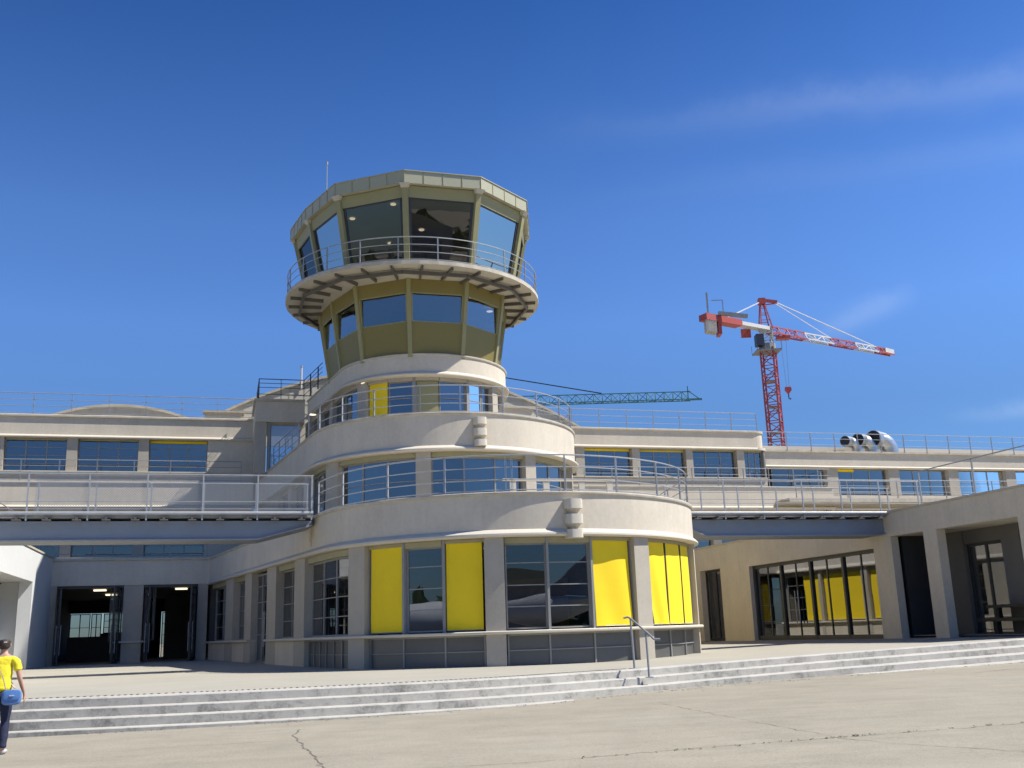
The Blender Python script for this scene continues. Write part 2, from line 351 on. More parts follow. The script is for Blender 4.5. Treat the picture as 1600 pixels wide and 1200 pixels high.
# slotted drain behind the top step
mb=MB(False); pl=offset_edge(ED,-.52); acc=0
for i in range(len(pl)-1):
    a=Vector(pl[i]); b_=Vector(pl[i+1])
    if a.x<-12 or b_.x>3.0: continue
    d=(b_-a); n=max(1,int(d.length/.105)); t=d.normalized(); q=Vector((-t.y,t.x))
    for k in range(n):
        c=a+d*((k+.5)/n); z=zt(c.x)+.006
        p=[c-t*.022-q*.055,c+t*.022-q*.055,c+t*.022+q*.055,c-t*.022+q*.055]
        mb.add([(x.x,x.y,z) for x in p]+[(x.x,x.y,z+.006) for x in p],[(0,1,2,3),(4,5,6,7),(0,1,5,4),(1,2,6,5),(2,3,7,6),(3,0,4,7)])
o=structure('drain_slots',mb,'brown_steel')
# cracks / joints in the apron and the weeds in them
def crack(pts,wd,seed):
    rnd=random.Random(seed); mb=MB(False); P=[]
    for i in range(len(pts)-1):
        a=Vector(pts[i]); b_=Vector(pts[i+1]); n=max(2,int((b_-a).length/.12))
        for k in range(n): P.append(a+(b_-a)*k/n+Vector((rnd.gauss(0,.018),rnd.gauss(0,.018))))
    P.append(Vector(pts[-1])); rings=[]
    for i,p in enumerate(P):
        t=(P[min(i+1,len(P)-1)]-P[max(i-1,0)]).normalized(); q=Vector((-t.y,t.x))*wd*(.3+rnd.random()); z=zg(p.x)+.004
        rings.append([(p.x-q.x,p.y-q.y,z),(p.x+q.x,p.y+q.y,z)])
    return mb.sweep(rings,cap=False,closed=False)
mat('joint_dirt',(.15,.135,.105),.95,noise=(4,.3))
mat('crack_dirt',(.20,.18,.145),.95,noise=(4,.3))
for nme,pts,wd,sd in [('pavement_joint',[(-1.7,11.5),(.14,11.73),(1.98,12.31),(3.62,12.64),(6.14,13.2),(12,14.9)],.007,1),('pavement_joint',[(2.5,19.6),(2.9,17.2),(3.3,14.9),(3.7,12.6)],.005,2),('pavement_joint',[(-3.6,17.2),(-3.5,16.3),(-2.85,14.1),(-2.17,11.8),(-1.9,10.6)],.013,3),('pavement_joint',[(-9,14.2),(-6,14.9),(-3.2,15.5)],.005,4),('pavement_joint',[(3.7,12.6),(4.1,11.8),(5.0,10.6)],.007,5),('pavement_joint',[(10.2,24.0),(11.4,24.9),(14,26.0)],.012,6)]:
    structure(nme,crack(pts,wd,sd),'joint_dirt')
mb=MB(False); rnd=random.Random(5)
for k in range(190):
    if k<60: 
        t_=rnd.random(); x=.2+t_*7; y=11.75+(x-.14)*.255+rnd.gauss(0,.03)
        if rnd.random()<.4: x=3.65+rnd.gauss(0,.25); y=12.64+(x-3.6)*.2+rnd.gauss(0,.02)
    else:
        i=rnd.randrange(8,len(ED)-8); g_=abs(rnd.gauss(0,.06))+.04; x,y=off_i(i,3,g_); f=rnd.random(); x2,y2=off_i(i+1,3,g_); x+=(x2-x)*f; y+=(y2-y)*f
        if x<1.5 and rnd.random()<.7: continue
    for q in range(5):
        a=rnd.random()*6.28; l=.01+rnd.random()*.02; h=.005+rnd.random()*.018; z=zg(x)
        mb.add([(x+rnd.gauss(0,.02),y+rnd.gauss(0,.02),z),(x+l*math.cos(a),y+l*math.sin(a),z+h),(x+l*math.cos(a+.5),y+l*math.sin(a+.5),z+h*.8)],[(0,1,2)])
o=build('weeds',mb,'weed',frame=False,smooth=False); link(o); o['kind']='stuff'; o['label']='tiny weeds and moss in the pavement joints and at the foot of the steps'; o['category']='weeds'

mb=MB(False); rnd=random.Random(11)
for k in range(420):
    i=rnd.randrange(10,len(ED)-6); g_=abs(rnd.gauss(0,.22))+.03; x,y=off_i(i,3,g_); f=rnd.random(); x2,y2=off_i(i+1,3,g_); x+=(x2-x)*f; y+=(y2-y)*f; q=.006+rnd.random()**3*.022; z=zg(x)
    mb.add([(x-q,y,z),(x+q*.8,y-q,z),(x+q*.3,y+q,z),(x,y,z+q*.8)],[(0,1,2),(0,1,3),(1,2,3),(2,0,3)])
mat('grit_stone',(.42,.39,.34),.9,noise=(3,.3))
o=build('grit',mb,'grit_stone',frame=False,smooth=False); link(o); o['kind']='stuff'; o['label']='loose grit and chips of concrete along the foot of the steps'; o['category']='grit'

# ============================================================ generic builders
def railing(name,label,path,z,h=1.1,fr=(1,.67,.34,.06),step=1.75,posts=None,m='galvanised',r=.018,group='metal railings of the terminal',zf=None,pw=.042,mesh=False):
    P=[Vector(p) for p in path]; L=[0]
    for i in range(1,len(P)): L.append(L[-1]+(P[i]-P[i-1]).length)
    zf=zf or (lambda p:z)
    def at(l):
        for i in range(1,len(P)):
            if l<=L[i]+1e-6:
                f=(l-L[i-1])/max(1e-6,L[i]-L[i-1]); return P[i-1].lerp(P[i],f),(P[i]-P[i-1]).normalized()
        return P[-1],(P[-1]-P[-2]).normalized()
    T=Thing(name,label,'railing',(P[0].x,P[0].y,zf(P[0])),group)
    for k,f in enumerate(fr):
        T.part('top_rail' if k==0 else 'rail',MB().tube([(p.x,p.y,zf(p)+h*f) for p in P],r*(1.25 if k==0 else .85),6),m)
    if posts is None:
        n=max(1,round(L[-1]/step)); posts=[L[-1]*i/n for i in range(n+1)]
    for l in posts:
        p,t=at(l); q=Vector((-t.y,t.x)); zz=zf(p); mb=MB()
        for sg in (-1,1):
            c=p+q*0; a=[c-t*.007-q*pw/2+t*.018*sg,c+t*.007-q*pw/2+t*.018*sg,c+t*.007+q*pw/2+t*.018*sg,c-t*.007+q*pw/2+t*.018*sg]
            mb.hexa([(x.x,x.y,zz) for x in a]+[(x.x,x.y,zz+h*1.0) for x in a])
        b_=[p-t*.05-q*.045,p+t*.05-q*.045,p+t*.05+q*.045,p-t*.05+q*.045]; mb.hexa([(x.x,x.y,zz) for x in b_]+[(x.x,x.y,zz+.012) for x in b_])
        T.part('post',mb,m)
    return T
def flat_window(T,axis,c,a0,a1,z0,z1,nv,hz,frame='grey_frame',gl='glass_blue',th=.05,depth=.07,label=None):
    """axis 'w': plane w=c spanning u a0..a1 ; axis 'u': plane u=c spanning w. hz = list of fractions of horizontal bars"""
    mb=MB()
    def bx(p0,p1,q0,q1,e=0):
        if axis=='w': mb.box(p0,p1,c-depth/2-e,c+depth/2+e,q0,q1)
        else: mb.box(c-depth/2-e,c+depth/2+e,p0,p1,q0,q1)
    bx(a0,a0+th,z0,z1); bx(a1-th,a1,z0,z1); bx(a0+th,a1-th,z0,z0+th); bx(a0+th,a1-th,z1-th,z1)
    for i in range(1,nv): x=a0+(a1-a0)*i/nv; bx(x-th/2,x+th/2,z0+th,z1-th,.002)
    for f in hz: z=z0+(z1-z0)*f; bx(a0+th,a1-th,z-.014,z+.014,-.012)
    w_=T.part('window',mb,frame,label=label)
    g=MB()
    if axis=='w': g.add([(a0,c,z0),(a1,c,z0),(a1,c,z1),(a0,c,z1)],[(0,1,2,3)])
    else: g.add([(c,a0,z0),(c,a1,z0),(c,a1,z1),(c,a0,z1)],[(0,1,2,3)])
    T.part('pane',g,gl,w_,smooth=False); return w_
def tier_window(T,t,s0,s1,z0,z1,d,nv,hz,frame='grey_frame',gl='glass_blue',th=.05,name='window',vs=None,label=None):
    mb=MB(); vs=vs if vs is not None else [s0+(s1-s0)*i/nv for i in range(1,nv)]
    for s in [s0+th/2]+list(vs)+[s1-th/2]: cbox(mb,t,s-th/2,s+th/2,d-.04,d+.04,z0,z1)
    cbox(mb,t,s0+th,s1-th,d-.038,d+.038,z0,z0+th); cbox(mb,t,s0+th,s1-th,d-.038,d+.038,z1-th,z1)
    for f in hz: z=z0+(z1-z0)*f; cbox(mb,t,s0+th,s1-th,d-.025,d+.025,z-.014,z+.014)
    w_=T.part(name,mb,frame,label=label); pm=MB(); br=[s0+.01]+list(vs)+[s1-.01]
    if nv>0 and not vs and s1-s0>1.6: br=[s0+.01,(s0+s1)/2,s1-.01]
    pm.sweep([[(*cur(t,x,d)[:2],z0),(*cur(t,x,d)[:2],z1)] for x in br],cap=False,closed=False); T.part('pane',pm,gl,w_,smooth=False); return w_

# ============================================================ central block: three rounded tiers
B=Thing('terminal_block','cream rounded central block of three stepped tiers below the olive control cab, with yellow blinds','building',(0,0,0))
Z1t,Z1b=5.42,4.16; Z2t,Z2b=9.75,8.28; Z3t,Z3b=13.4,12.42
S1=s_at_w(1,-4.9); S1b=s_at_w(1,-9.9); S2=s_at_w(2,-9.3); S3=s_at_w(3,-6.05)
def parapet(t,s,zt_,zb,name):
    B.part(name,prof(MB(),t,-s,s,[(-.22,zb+.05),(0,zb+.05),(0,zt_-.10),(-.22,zt_-.10)]),'render_stucco')
    B.part('coping',prof(MB(),t,-s,s,[(-.27,zt_-.10),(.01,zt_-.10),(.045,zt_-.09),(.06,zt_-.06),(.06,zt_-.02),(.045,zt_),(-.27,zt_)]),'coping_stone')
    B.part('cornice',prof(MB(),t,-s,s,[(-.3,zb-.02),(.10,zb-.02),(.155,zb+.02),(.15,zb+.07),(.09,zb+.13),(.03,zb+.17),(.002,zb+.19),(-.02,zb+.19),(-.02,zb+.05),(-.3,zb+.05)]),'trim_stucco')
parapet(1,S1,Z1t,Z1b,'parapet'); parapet(2,S2,Z2t,Z2b,'parapet'); parapet(3,S3,Z3t,Z3b,'parapet')
def slab(t,d,wb_,z0,z1,m='interior_olive',name='floor_slab'): B.part(name,MB().prism(tier_poly(t,d,wb_),z0,z1),m)
slab(1,-.23,-9.8,5.22,5.34,'coping_stone','roof_terrace'); slab(1,-.31,-9.75,4.18,4.26,'interior_olive','ceiling')
slab(2,-.23,-9.2,9.5,9.62,'coping_stone','roof_terrace'); slab(2,-.31,-9.15,8.32,8.4,'interior_olive','ceiling')
slab(3,-.23,-6.0,13.2,13.3,'coping_stone','roof_terrace'); slab(3,-.31,-5.9,12.46,12.54,'interior_olive','ceiling')
B.part('floor_slab',MB().prism(tier_poly(1,-.5,-4.7),.70,.76),'interior_floor')
# ---- ground floor: sill, columns, panels, windows, blinds
zs=1.55
B.part('window_sill',prof(MB(),1,-15.7,S1+0,[(-.4,zs-.07),(.10,zs-.07),(.13,zs-.04),(.13,zs),(.10,zs+.02),(-.4,zs+.02)]),'trim_stucco')
B.part('window_sill',prof(MB(),1,-S1,-18.5,[(-.4,zs-.07),(.10,zs-.07),(.13,zs-.04),(.13,zs),(.10,zs+.02),(-.4,zs+.02)]),'trim_stucco')
COL1=[(-23.3,-21.8),(-19.6,-18.45),(-15.95,-14.6),(-12.1,-10.85),(-6.95,-6.2),(-2.28,-1.72),(2.38,3.0),(6.62,7.5),(11.0,12.2),(15.8,17),(20.6,21.0),(23.8,24.0)]
for a,b_ in COL1:
    if a<-S1: a=-S1
    m_=MB(); cbox(m_,1,a,b_,-.55,-.02 if a<-10 else .0,0,zs-.07); cbox(m_,1,a,b_,-.55,-.02 if a<-10 else .0,zs+.02,Z1b-.02)
    B.part('column',m_,'column_concrete')
# flank plinth walls
for a,b_ in [(-S1,-18.45),(-15.75,-10.8)]:
    B.part('plinth_wall',cbox(MB(),1,a,b_,-.3,-.03,0,zs-.07),'render_stucco')
for a,b_ in [(7.5,11.0),(12.2,15.8),(17,20.6),(21.0,23.8),(24.0,26.7)]:
    B.part('plinth_wall',cbox(MB(),1,a,b_,-.3,-.03,0,zs-.07),'render_stucco')
# flank windows
hz4=[.25,.5,.75]
for a,b_,n in [(-S1+.1,-23.3,2),(-21.8,-19.6,2),(-14.6,-12.1,2),(-10.85,-6.95,3),(7.5,11,3),(12.2,15.8,3),(17,20.6,2),(21.0,23.8,2),(24.0,26.7,2)]:
    tier_window(B,1,a,b_,zs+.02,Z1b-.22 if a<0 else Z1b-.05,-.33,n,hz4,gl='glass_clear',th=.055)
    B.part('blind_box',cbox(MB(),1,a+.02,b_-.02,-.3,-.12,Z1b-.22,Z1b-.03),'blind_box')
# flank door
dr=tier_window(B,1,-18.45,-15.95,.66,Z1b-.1,-.30,3,[.03,.32,.5,.68,.86],gl='glass_clear',name='door',th=.07)
pu=MB()
for ss in (-17.15,-16.95):
    u,w,n=cur(1,ss,-.2); pu.tube([(u,w,1.3),(u,w,2.6)],.022); 
    for z in (1.4,2.5): u2,w2,_=cur(1,ss,-.3); pu.tube([(u,w,z),(u2,w2,z)],.015)
B.part('handle',pu,'galvanised',dr)
# low panels under the sill, front bays
for a,b_,vs in [(-10.85,-6.95,[-10.2,-9.55,-8.9,-8.2,-7.6]),(-6.2,-2.28,[-4.85,-3.5]),(-1.72,2.38,[-.46,.93]),(3.0,6.62,[4.15,5.3])]:
    tier_window(B,1,a+.03,b_-.03,.3,zs-.07,-.22,1,[.62],frame='grey_frame',gl='panel_grey',th=.05,name='plinth_panel',vs=vs)
# front bays: (s0,s1, kind)
ztop=Z1b-.03
def fwin(a,b_,hz):
    tier_window(B,1,a,b_,zs+.05,ztop-.16,-.30,1,hz,gl='glass_clear',th=.045,vs=[])
    B.part('blind_box',cbox(MB(),1,a,b_,-.30,-.15,ztop-.16,ztop),'blind_box')
def blind(a,b_,zb_=None,tilt=0,t=1,z1=None,d=-.19,wav=0,label=None):
    z1=z1 or ztop-.10; zb_=zb_ or zs+.07; mb=MB(); rings=[]
    nz_=10; S_=samples(t,a,b_,.14)
    for s in S_:
        r=[]
        f=(s-a)/(b_-a)
        for k in range(nz_+1):
            q=k/nz_; z=zb_+(z1-zb_)*q
            sk=tilt*(1-q)*(1-f) if tilt>0 else tilt*(1-q)*f*-1
            bul=wav*math.sin(f*7+q*3+a)*(1-q)**.7*.5+abs(wav)*(1-q)*.8
            u,w,_=cur(t,s+(sk if tilt>0 else -sk),d+bul); r.append((u,w,z))
        rings.append(r)
    mb.sweep(rings,cap=False,closed=False)
    # hem bar
    o=B.part('blind',mb,'yellow_fabric',label=label); 
    hb=MB().tube([(cur(t,s,d+abs(wav)*.8)[0],cur(t,s,d+abs(wav)*.8)[1],zb_) for s in S_],.014,5); B.part('hem_bar',hb,'galv_dull',o)
    return o
def behind(a,b_): # dark window behind a lowered blind
    tier_window(B,1,a,b_,zs+.05,ztop,-.35,1,[.25,.5,.75],gl='glass_clear',th=.045,vs=[],frame='dark_frame')
    B.part('blind_box',cbox(MB(),1,a,b_,-.28,-.15,ztop-.10,ztop),'blind_box')
behind(-6.2,-4.80); behind(-3.50,-2.28); behind(.93,2.38); behind(3.0,4.12); behind(4.12,5.30); behind(5.30,6.62)
blind(-6.10,-4.86,wav=.012); fwin(-4.78,-3.56,[.26,.51,.77]); blind(-3.44,-2.36,wav=.012)
fwin(-1.70,-.48,[.26,.51,.77]); fwin(-.44,.88,[.26,.51,.77]); blind(.97,2.28,wav=.05)
blind(3.05,4.05,tilt=.16,wav=.09,label='yellow blind blown askew by the wind'); blind(4.16,5.22,wav=.04); blind(5.33,6.5,wav=.02)
for s in (-4.82,-3.5,-.46,.91): B.part('mullion',cbox(MB(),1,s-.035,s+.035,-.36,-.12,zs+.02,ztop),'grey_frame')
for s in (4.10,5.27): B.part('mullion',cbox(MB(),1,s-.03,s+.03,-.28,-.16,zs+.02,ztop),'dark_frame')
for a,b_ in [(18.85,20.55),(21.05,22.35),(22.45,23.75),(24.05,25.3)]: blind(a,b_)
# ---- second tier glazing (z 5.34 .. 8.26)
COL2=[(-S2,-16),(-13.6,-12.9),(-10.2,-9.5),(-6.85,-5.95),(-2.25,-1.66),(2.3,2.85),(6.4,7.0),(9.5,10.2),(12.9,13.6),(16,S2)]
for a,b_ in COL2: B.part('column',cbox(MB(),2,a,b_,-.6,-.12,5.34,Z2b-.02),'column_concrete')
for i in range(len(COL2)-1):
    a,b_=COL2[i][1],COL2[i+1][0]
    tier_window(B,2,a,b_,5.5,Z2b-.2,-.4,3,[.33,.66],gl='glass_blue',th=.06)
    B.part('blind_box',cbox(MB(),2,a+.02,b_-.02,-.38,-.2,Z2b-.2,Z2b-.03),'blind_box'); B.part('plinth_wall',cbox(MB(),2,a,b_,-.55,-.3,5.34,5.5),'render_stucco')
# ---- third tier glazing (z 9.62..12.42)
COL3=[(-S3,-13.2),(-10.6,-9.9),(-8.2,-7.6),(-4.15,-3.5),(3.1,3.65),(5.1,5.6),(8.2,8.8),(11,S3)]
for a,b_ in COL3: B.part('column',cbox(MB(),3,a,b_,-.55,-.14,9.62,Z3b-.02),'column_concrete')
for a,b_,g_ in [(-13.2,-10.6,0),(-9.9,-8.2,0),(-7.6,-5.9,0),(-5.85,-4.15,0),(-3.48,-2.4,1),(-2.38,-1.2,0),(-1.05,0.02,2),(.05,1.4,0),(1.55,2.4,0),(2.45,3.1,0),(3.65,5.1,0),(5.6,8.2,0),(8.8,11,0)]:
    tier_window(B,3,a,b_,9.74,Z3b-.16,-.36,1,[] if a<-4 else [.36,.7],gl='glass_blue',th=.05,vs=[],frame='olive_post' if g_==2 else 'grey_frame')
    if g_==1: blind(a+.03,b_-.03,9.76,t=3,z1=Z3b-.1,d=-.28)
    if g_==2: B.part('olive_panel',cbox(MB(),3,a+.05,b_-.05,-.34,-.28,9.78,Z3b-.2),'olive_post')
    B.part('head_panel',cbox(MB(),3,a,b_,-.36,-.2,Z3b-.16,Z3b-.02),'column_concrete')
    B.part('plinth_wall',cbox(MB(),3,a,b_,-.5,-.3,9.62,9.74),'render_stucco')
B.part('mullion',cbox(MB(),3,-1.2,-1.05,-.4,-.2,9.62,Z3b-.02),'grey_frame'); B.part('mullion',cbox(MB(),3,1.4,1.55,-.4,-.2,9.62,Z3b-.02),'grey_frame')
# box behind third tier (flat corner block at w=-6.05)
for sg in (-1,1):
    ui=sg*4.9; uo=sg*7.33; a,b_=min(ui,uo),max(ui,uo)
    B.part('parapet',MB().box(a,b_,-9.9,-6.05,12.25,13.3),'render_stucco')
    B.part('coping',MB().box(a-.0 if sg>0 else a-.1,b_+.1 if sg>0 else b_,-9.9,-5.95,13.3,13.42),'coping_stone')
    m_=MB(); m_.box(uo-.55*(sg>0),uo+.55*(sg<0),-9.9,-6.15,9.62,12.25); B.part('corner_wall',m_,'column_concrete')
    flat_window(B,'w',-6.3,a+(.75 if sg<0 else .2),b_-(.2 if sg<0 else .75),9.75,12.15,1,[.33],gl='glass_blue')
    B.part('mullion',MB().box(a+.6 if sg<0 else b_-.75,a+.75 if sg<0 else b_-.6,-6.4,-6.2,9.62,12.2),'grey_frame')
# interior cores (seen through the glass)
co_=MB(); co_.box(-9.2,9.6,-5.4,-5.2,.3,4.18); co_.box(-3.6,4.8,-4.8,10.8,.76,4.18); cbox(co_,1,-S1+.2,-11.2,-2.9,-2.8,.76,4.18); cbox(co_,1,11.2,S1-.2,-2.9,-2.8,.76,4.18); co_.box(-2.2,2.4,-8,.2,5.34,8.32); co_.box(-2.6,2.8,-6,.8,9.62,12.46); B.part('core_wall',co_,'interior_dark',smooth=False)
B.part('shelf_wall',MB().box(-1.5,2.9,11.2,11.5,.76,3.3),'wood_warm')
for (u,w,z) in [(-2.6,15.6,4.15),(-.9,16.3,4.15),(1.0,16.2,4.15),(-.6,14.2,4.15),(-5.2,2.0,8.28),(-3.2,6.2,8.28),(-4.6,-4.8,12.42),(-1.3,3.0,12.42),(1.2,3.0,12.42),(-2.9,2.0,12.42),(-6.2,-7.4,12.42),(-6.6,-8.3,12.42)]:
    B.part('ceiling_light',MB().disc((u,w,z-.03),.17),'lamp_glow')
# stacked wall lamps
def wall_lamp(t,s,ztop_):
    mb=MB(); 
    for k,(zo,ho,rr) in enumerate([(0,.27,.25),(.43,.27,.25),(.86,.24,.235)]):
        z1=ztop_-zo; z0=z1-ho; pts=[]
        for ang in range(0,181,15):
            c,s_=math.cos(rad(ang)),math.sin(rad(ang)); e=.55
            x=rr*math.copysign(abs(c)**e,c); y=.05+.27*abs(s_)**e
            u,w,n=cur(t,s,0); pts.append((u+n[0]*y+n[1]*x, w+n[1]*y-n[0]*x))
        u,w,n=cur(t,s,0); 
        pts=[(u+n[1]*rr-n[0]*.05,w-n[0]*rr-n[1]*.05)]+pts+[(u-n[1]*rr-n[0]*.05,w+n[0]*rr-n[1]*.05)]
        mb.prism(pts,z0,z1)
    mb2=MB()
    u,w,n=cur(t,s,0)
    for zo in (.27,.70):
        def ring(r,y0,z): return [(u+n[0]*(y0+r*math.sin(rad(a)))+n[1]*r*math.cos(rad(a)),w+n[1]*(y0+r*math.sin(rad(a)))-n[0]*r*math.cos(rad(a)),z) for a in range(0,181,20)]+[(u-n[0]*.05,w-n[1]*.05,z)]
        mb2.sweep([ring(.20,.03,ztop_-zo),ring(.10,.03,ztop_-zo-.16)])
    o=B.part('wall_lamp',mb,'trim_stucco'); B.part('lamp_stem',mb2,'coping_stone',o)
wall_lamp(1,.30,5.17); wall_lamp(2,.22,9.52)

# railings of the tiers
def tpath(t,s0,s1,d): return [cur(t,s,d)[:2] for s in samples(t,s0,s1,.25)]
def posts_of(t,d,s0,S_):  # arc length along offset path
    out=[]; 
    for s in S_:
        L=0; p=None
        for x in samples(t,s0,s,.1):
            q=cur(t,x,d)[:2]; 
            if p: L+=math.hypot(q[0]-p[0],q[1]-p[1])
            p=q
        out.append(L)
    return out
ps=[-9.6,-7.45,-5.35,-3.42,-1.60,-1.42,.17,1.92,3.75,5.5,7.2,9.0,10.9,12.8]
rs=MB()
for ds,wd,z0_,z1_ in ((-10.05,.05,4.45,5.05),(-9.85,.03,4.7,5.1),(-10.2,.025,4.6,5.0)): cbox(rs,1,ds-wd,ds+wd,.001,.004,z0_,z1_)
B.part('rust_run',rs,'rust_stain')
railing('railing','curved galvanised railing round the lowest tier above the yellow blinds',tpath(1,-9.6,12.8,-.1),Z1t,1.08,posts=posts_of(1,-.1,-9.6,ps))
ps=[-17.2,-15.8,-14.3,-12.8,-11.35,-9.4,-7.5,-5.65,-3.97,-2.2,-2.05,-.48,1.3,3.0,4.7,6.4,8.1,9.8,11.5,13.2,15]
railing('railing','curved galvanised railing round the middle tier below the yellow third floor blind',tpath(2,-17.2,15,-.1),Z2t,1.08,fr=(1,.67,.34,.05),posts=posts_of(2,-.1,-17.2,ps))
# railing on the corner box and flank, backlit shade put into its colour
railing('railing','railing coloured dark as if backlit on the flat corner roof left of the olive cab',[(-7.2,-9.3),(-7.2,-6.2),(-4.95,-6.2),(-4.35,-2.6)],Z3t,1.1,m='navy_and_backlit',fr=(1,.8,.6,.28),posts=[0,1.6,3.1,4.2,5.35,6.7,8.2],pw=.05)
# ============================================================ control tower cab
C_=Thing('control_tower','olive green many-sided airport control cab with round balcony, outward leaning windows and pale roof','control tower',(0,0,13.3))
def ell(cu,cw,ru,rw,z): return lambda a: (cu+ru*math.sin(rad(a)),cw+rw*math.cos(rad(a)),z)
NA=12; STP=1; ANG=list(range(12)); CX=-.42
PCAB=[(-1.7,5.55),(1.7,5.55),(4.4,3.5),(5.4,.5),(5.7,-2.2),(4.9,-4.6),(1.8,-6.2),(-1.8,-6.2),(-5.2,-4.6),(-6.0,-2.2),(-5.5,.5),(-4.45,3.55)]
def psc(i,k): p=PCAB[i%12]; return (p[0]*k,-.5+(p[1]+.5)*k)
LB=lambda z:(lambda i:(*psc(i,.68+(z-13.4)*.027),z))
UB=lambda z:(lambda i:(*psc(i,.835+(z-16.85)*.0355),z))
def outn(i): return Vector((PCAB[i%12][0],PCAB[i%12][1]+.5,0)).normalized()
def facet(fn,a,b_,z0,z1,e0=0,e1=0,d=.06,mb=None,inset=0):
    mb=mb or MB(); 
    def P(z,t): 
        p=Vector(fn(z)(a)); q=Vector(fn(z)(b_)); return p.lerp(q,t)
    w_=(Vector(fn(z0)(b_))-Vector(fn(z0)(a))).length
    t0,t1=e0/w_,1-e1/w_
    A,Bq,Cq,Dq=P(z0,t0),P(z0,t1),P(z1,t1),P(z1,t0)
    n=(Bq-A).cross(Dq-A).normalized(); c=Vector((0,0,0)); 
    if n.dot(A-Vector((0,0,A.z)))<0: n=-n
    A,Bq,Cq,Dq=[p-n*inset for p in (A,Bq,Cq,Dq)]
    return mb.hexa([tuple(p) for p in (A,Bq,Cq,Dq)]+[tuple(p-n*d) for p in (A,Bq,Cq,Dq)])
def facet_sheet(fn,a,b_,z0,z1,inset,inset2=None):
    inset2=inset if inset2 is None else inset2
    P=lambda z,x:Vector(fn(z)(x)); A,Bq,Cq,Dq=P(z0,a),P(z0,b_),P(z1,b_),P(z1,a); n=(Bq-A).cross(Dq-A).normalized()
    if n.dot(A-Vector((0,0,A.z)))<0: n=-n
    return MB().add([tuple(p-n*q_) for p,q_ in ((A,inset),(Bq,inset),(Cq,inset2),(Dq,inset2))],[(0,1,2,3)])
zl0,zl1,zlt=14.78,16.08,16.75
for i,a in enumerate(ANG):
    b_=a+STP
    C_.part('wall_panel',facet(LB,a,b_,13.3,zl0),'olive_panel',smooth=False); C_.part('wall_panel',facet(LB,a,b_,zl1,zlt),'olive_panel',smooth=False)
    fr=MB(); facet(LB,a,b_,zl0,zl0+.05,mb=fr,inset=.02,d=.06); facet(LB,a,b_,zl1-.05,zl1,mb=fr,inset=.02,d=.06); wd_=(Vector(LB(15)(b_))-Vector(LB(15)(a))).length; facet(LB,a,b_,zl0+.05,zl1-.05,.09,wd_-.17,mb=fr,inset=.0,d=.16); facet(LB,a,b_,zl0+.05,zl1-.05,wd_-.17,.09,mb=fr,inset=.0,d=.16)
    w_=C_.part('window',fr,'olive_post',smooth=False); C_.part('pane',facet_sheet(LB,a,b_,zl0+.04,zl1-.04,.03,.15),'glass_blue',w_,smooth=False)
    # column
    p=Vector(LB(13.25)(a)); q=Vector(LB(zlt)(a)); out=outn(a); tn=Vector((out.y,-out.x,0))
    mb=MB(); 
    for (P0,P1) in ((p,q),): mb.hexa([tuple(x) for x in (P0-tn*.11-out*.08,P0+tn*.11-out*.08,P0+tn*.09+out*.07,P0-tn*.09+out*.07,P1-tn*.11-out*.08,P1+tn*.11-out*.08,P1+tn*.09+out*.07,P1-tn*.09+out*.07)])
    C_.part('column',mb,'olive_post',smooth=False)
    # upper cab
    zu0,zu1,zu2,zu3=16.85,17.42,19.98,20.48
    C_.part('wall_panel',facet(UB,a,b_,zu0,zu0+.5),'olive_panel',smooth=False); C_.part('head_panel',facet(UB,a,b_,zu2,zu3),'olive_post',smooth=False)
    fr=MB(); facet(UB,a,b_,zu0+.5,zu0+.58,mb=fr,inset=.01,d=.08); facet(UB,a,b_,zu2-.05,zu2,mb=fr,inset=.02,d=.05)
    for (e0,e1) in ((.13,None),(None,.13)):
        wd=(Vector(UB(17)(b_))-Vector(UB(17)(a))).length
        if e0: facet(UB,a,b_,zu0+.58,zu2-.05,.13,wd*1.0-.19,mb=fr,inset=.03,d=.05)
        else: facet(UB,a,b_,zu0+.58,zu2-.05,wd*1.0-.19,.13,mb=fr,inset=.03,d=.05)
    w_=C_.part('window',fr,'dark_frame',smooth=False); C_.part('pane',facet_sheet(UB,a,b_,zu0+.56,zu2-.03,.06),'glass_cab',w_,smooth=False)
    p=Vector(UB(zu0)(a)); q=Vector(UB(zu3+.03)(a)); mb=MB()
    mb.hexa([tuple(x) for x in (p-tn*.14-out*.1,p+tn*.14-out*.1,p+tn*.12+out*.09,p-tn*.12+out*.09,q-tn*.14-out*.1,q+tn*.14-out*.1,q+tn*.12+out*.09,q-tn*.12+out*.09)])
    C_.part('column',mb,'olive_post',smooth=False)
    # gusset above the column head
    mb=MB(); q2=Vector(UB(20.34)(a)); mb.hexa([tuple(x) for x in (q2-tn*.15,q2+tn*.15,q2+tn*.15+out*.12,q2-tn*.15+out*.12,q2-tn*.24+Vector((0,0,.17)),q2+tn*.24+Vector((0,0,.17)),q2+tn*.24+out*.26+Vector((0,0,.17)),q2-tn*.24+out*.26+Vector((0,0,.17)))])
    C_.part('bracket',mb,'cream_soffit',smooth=False)
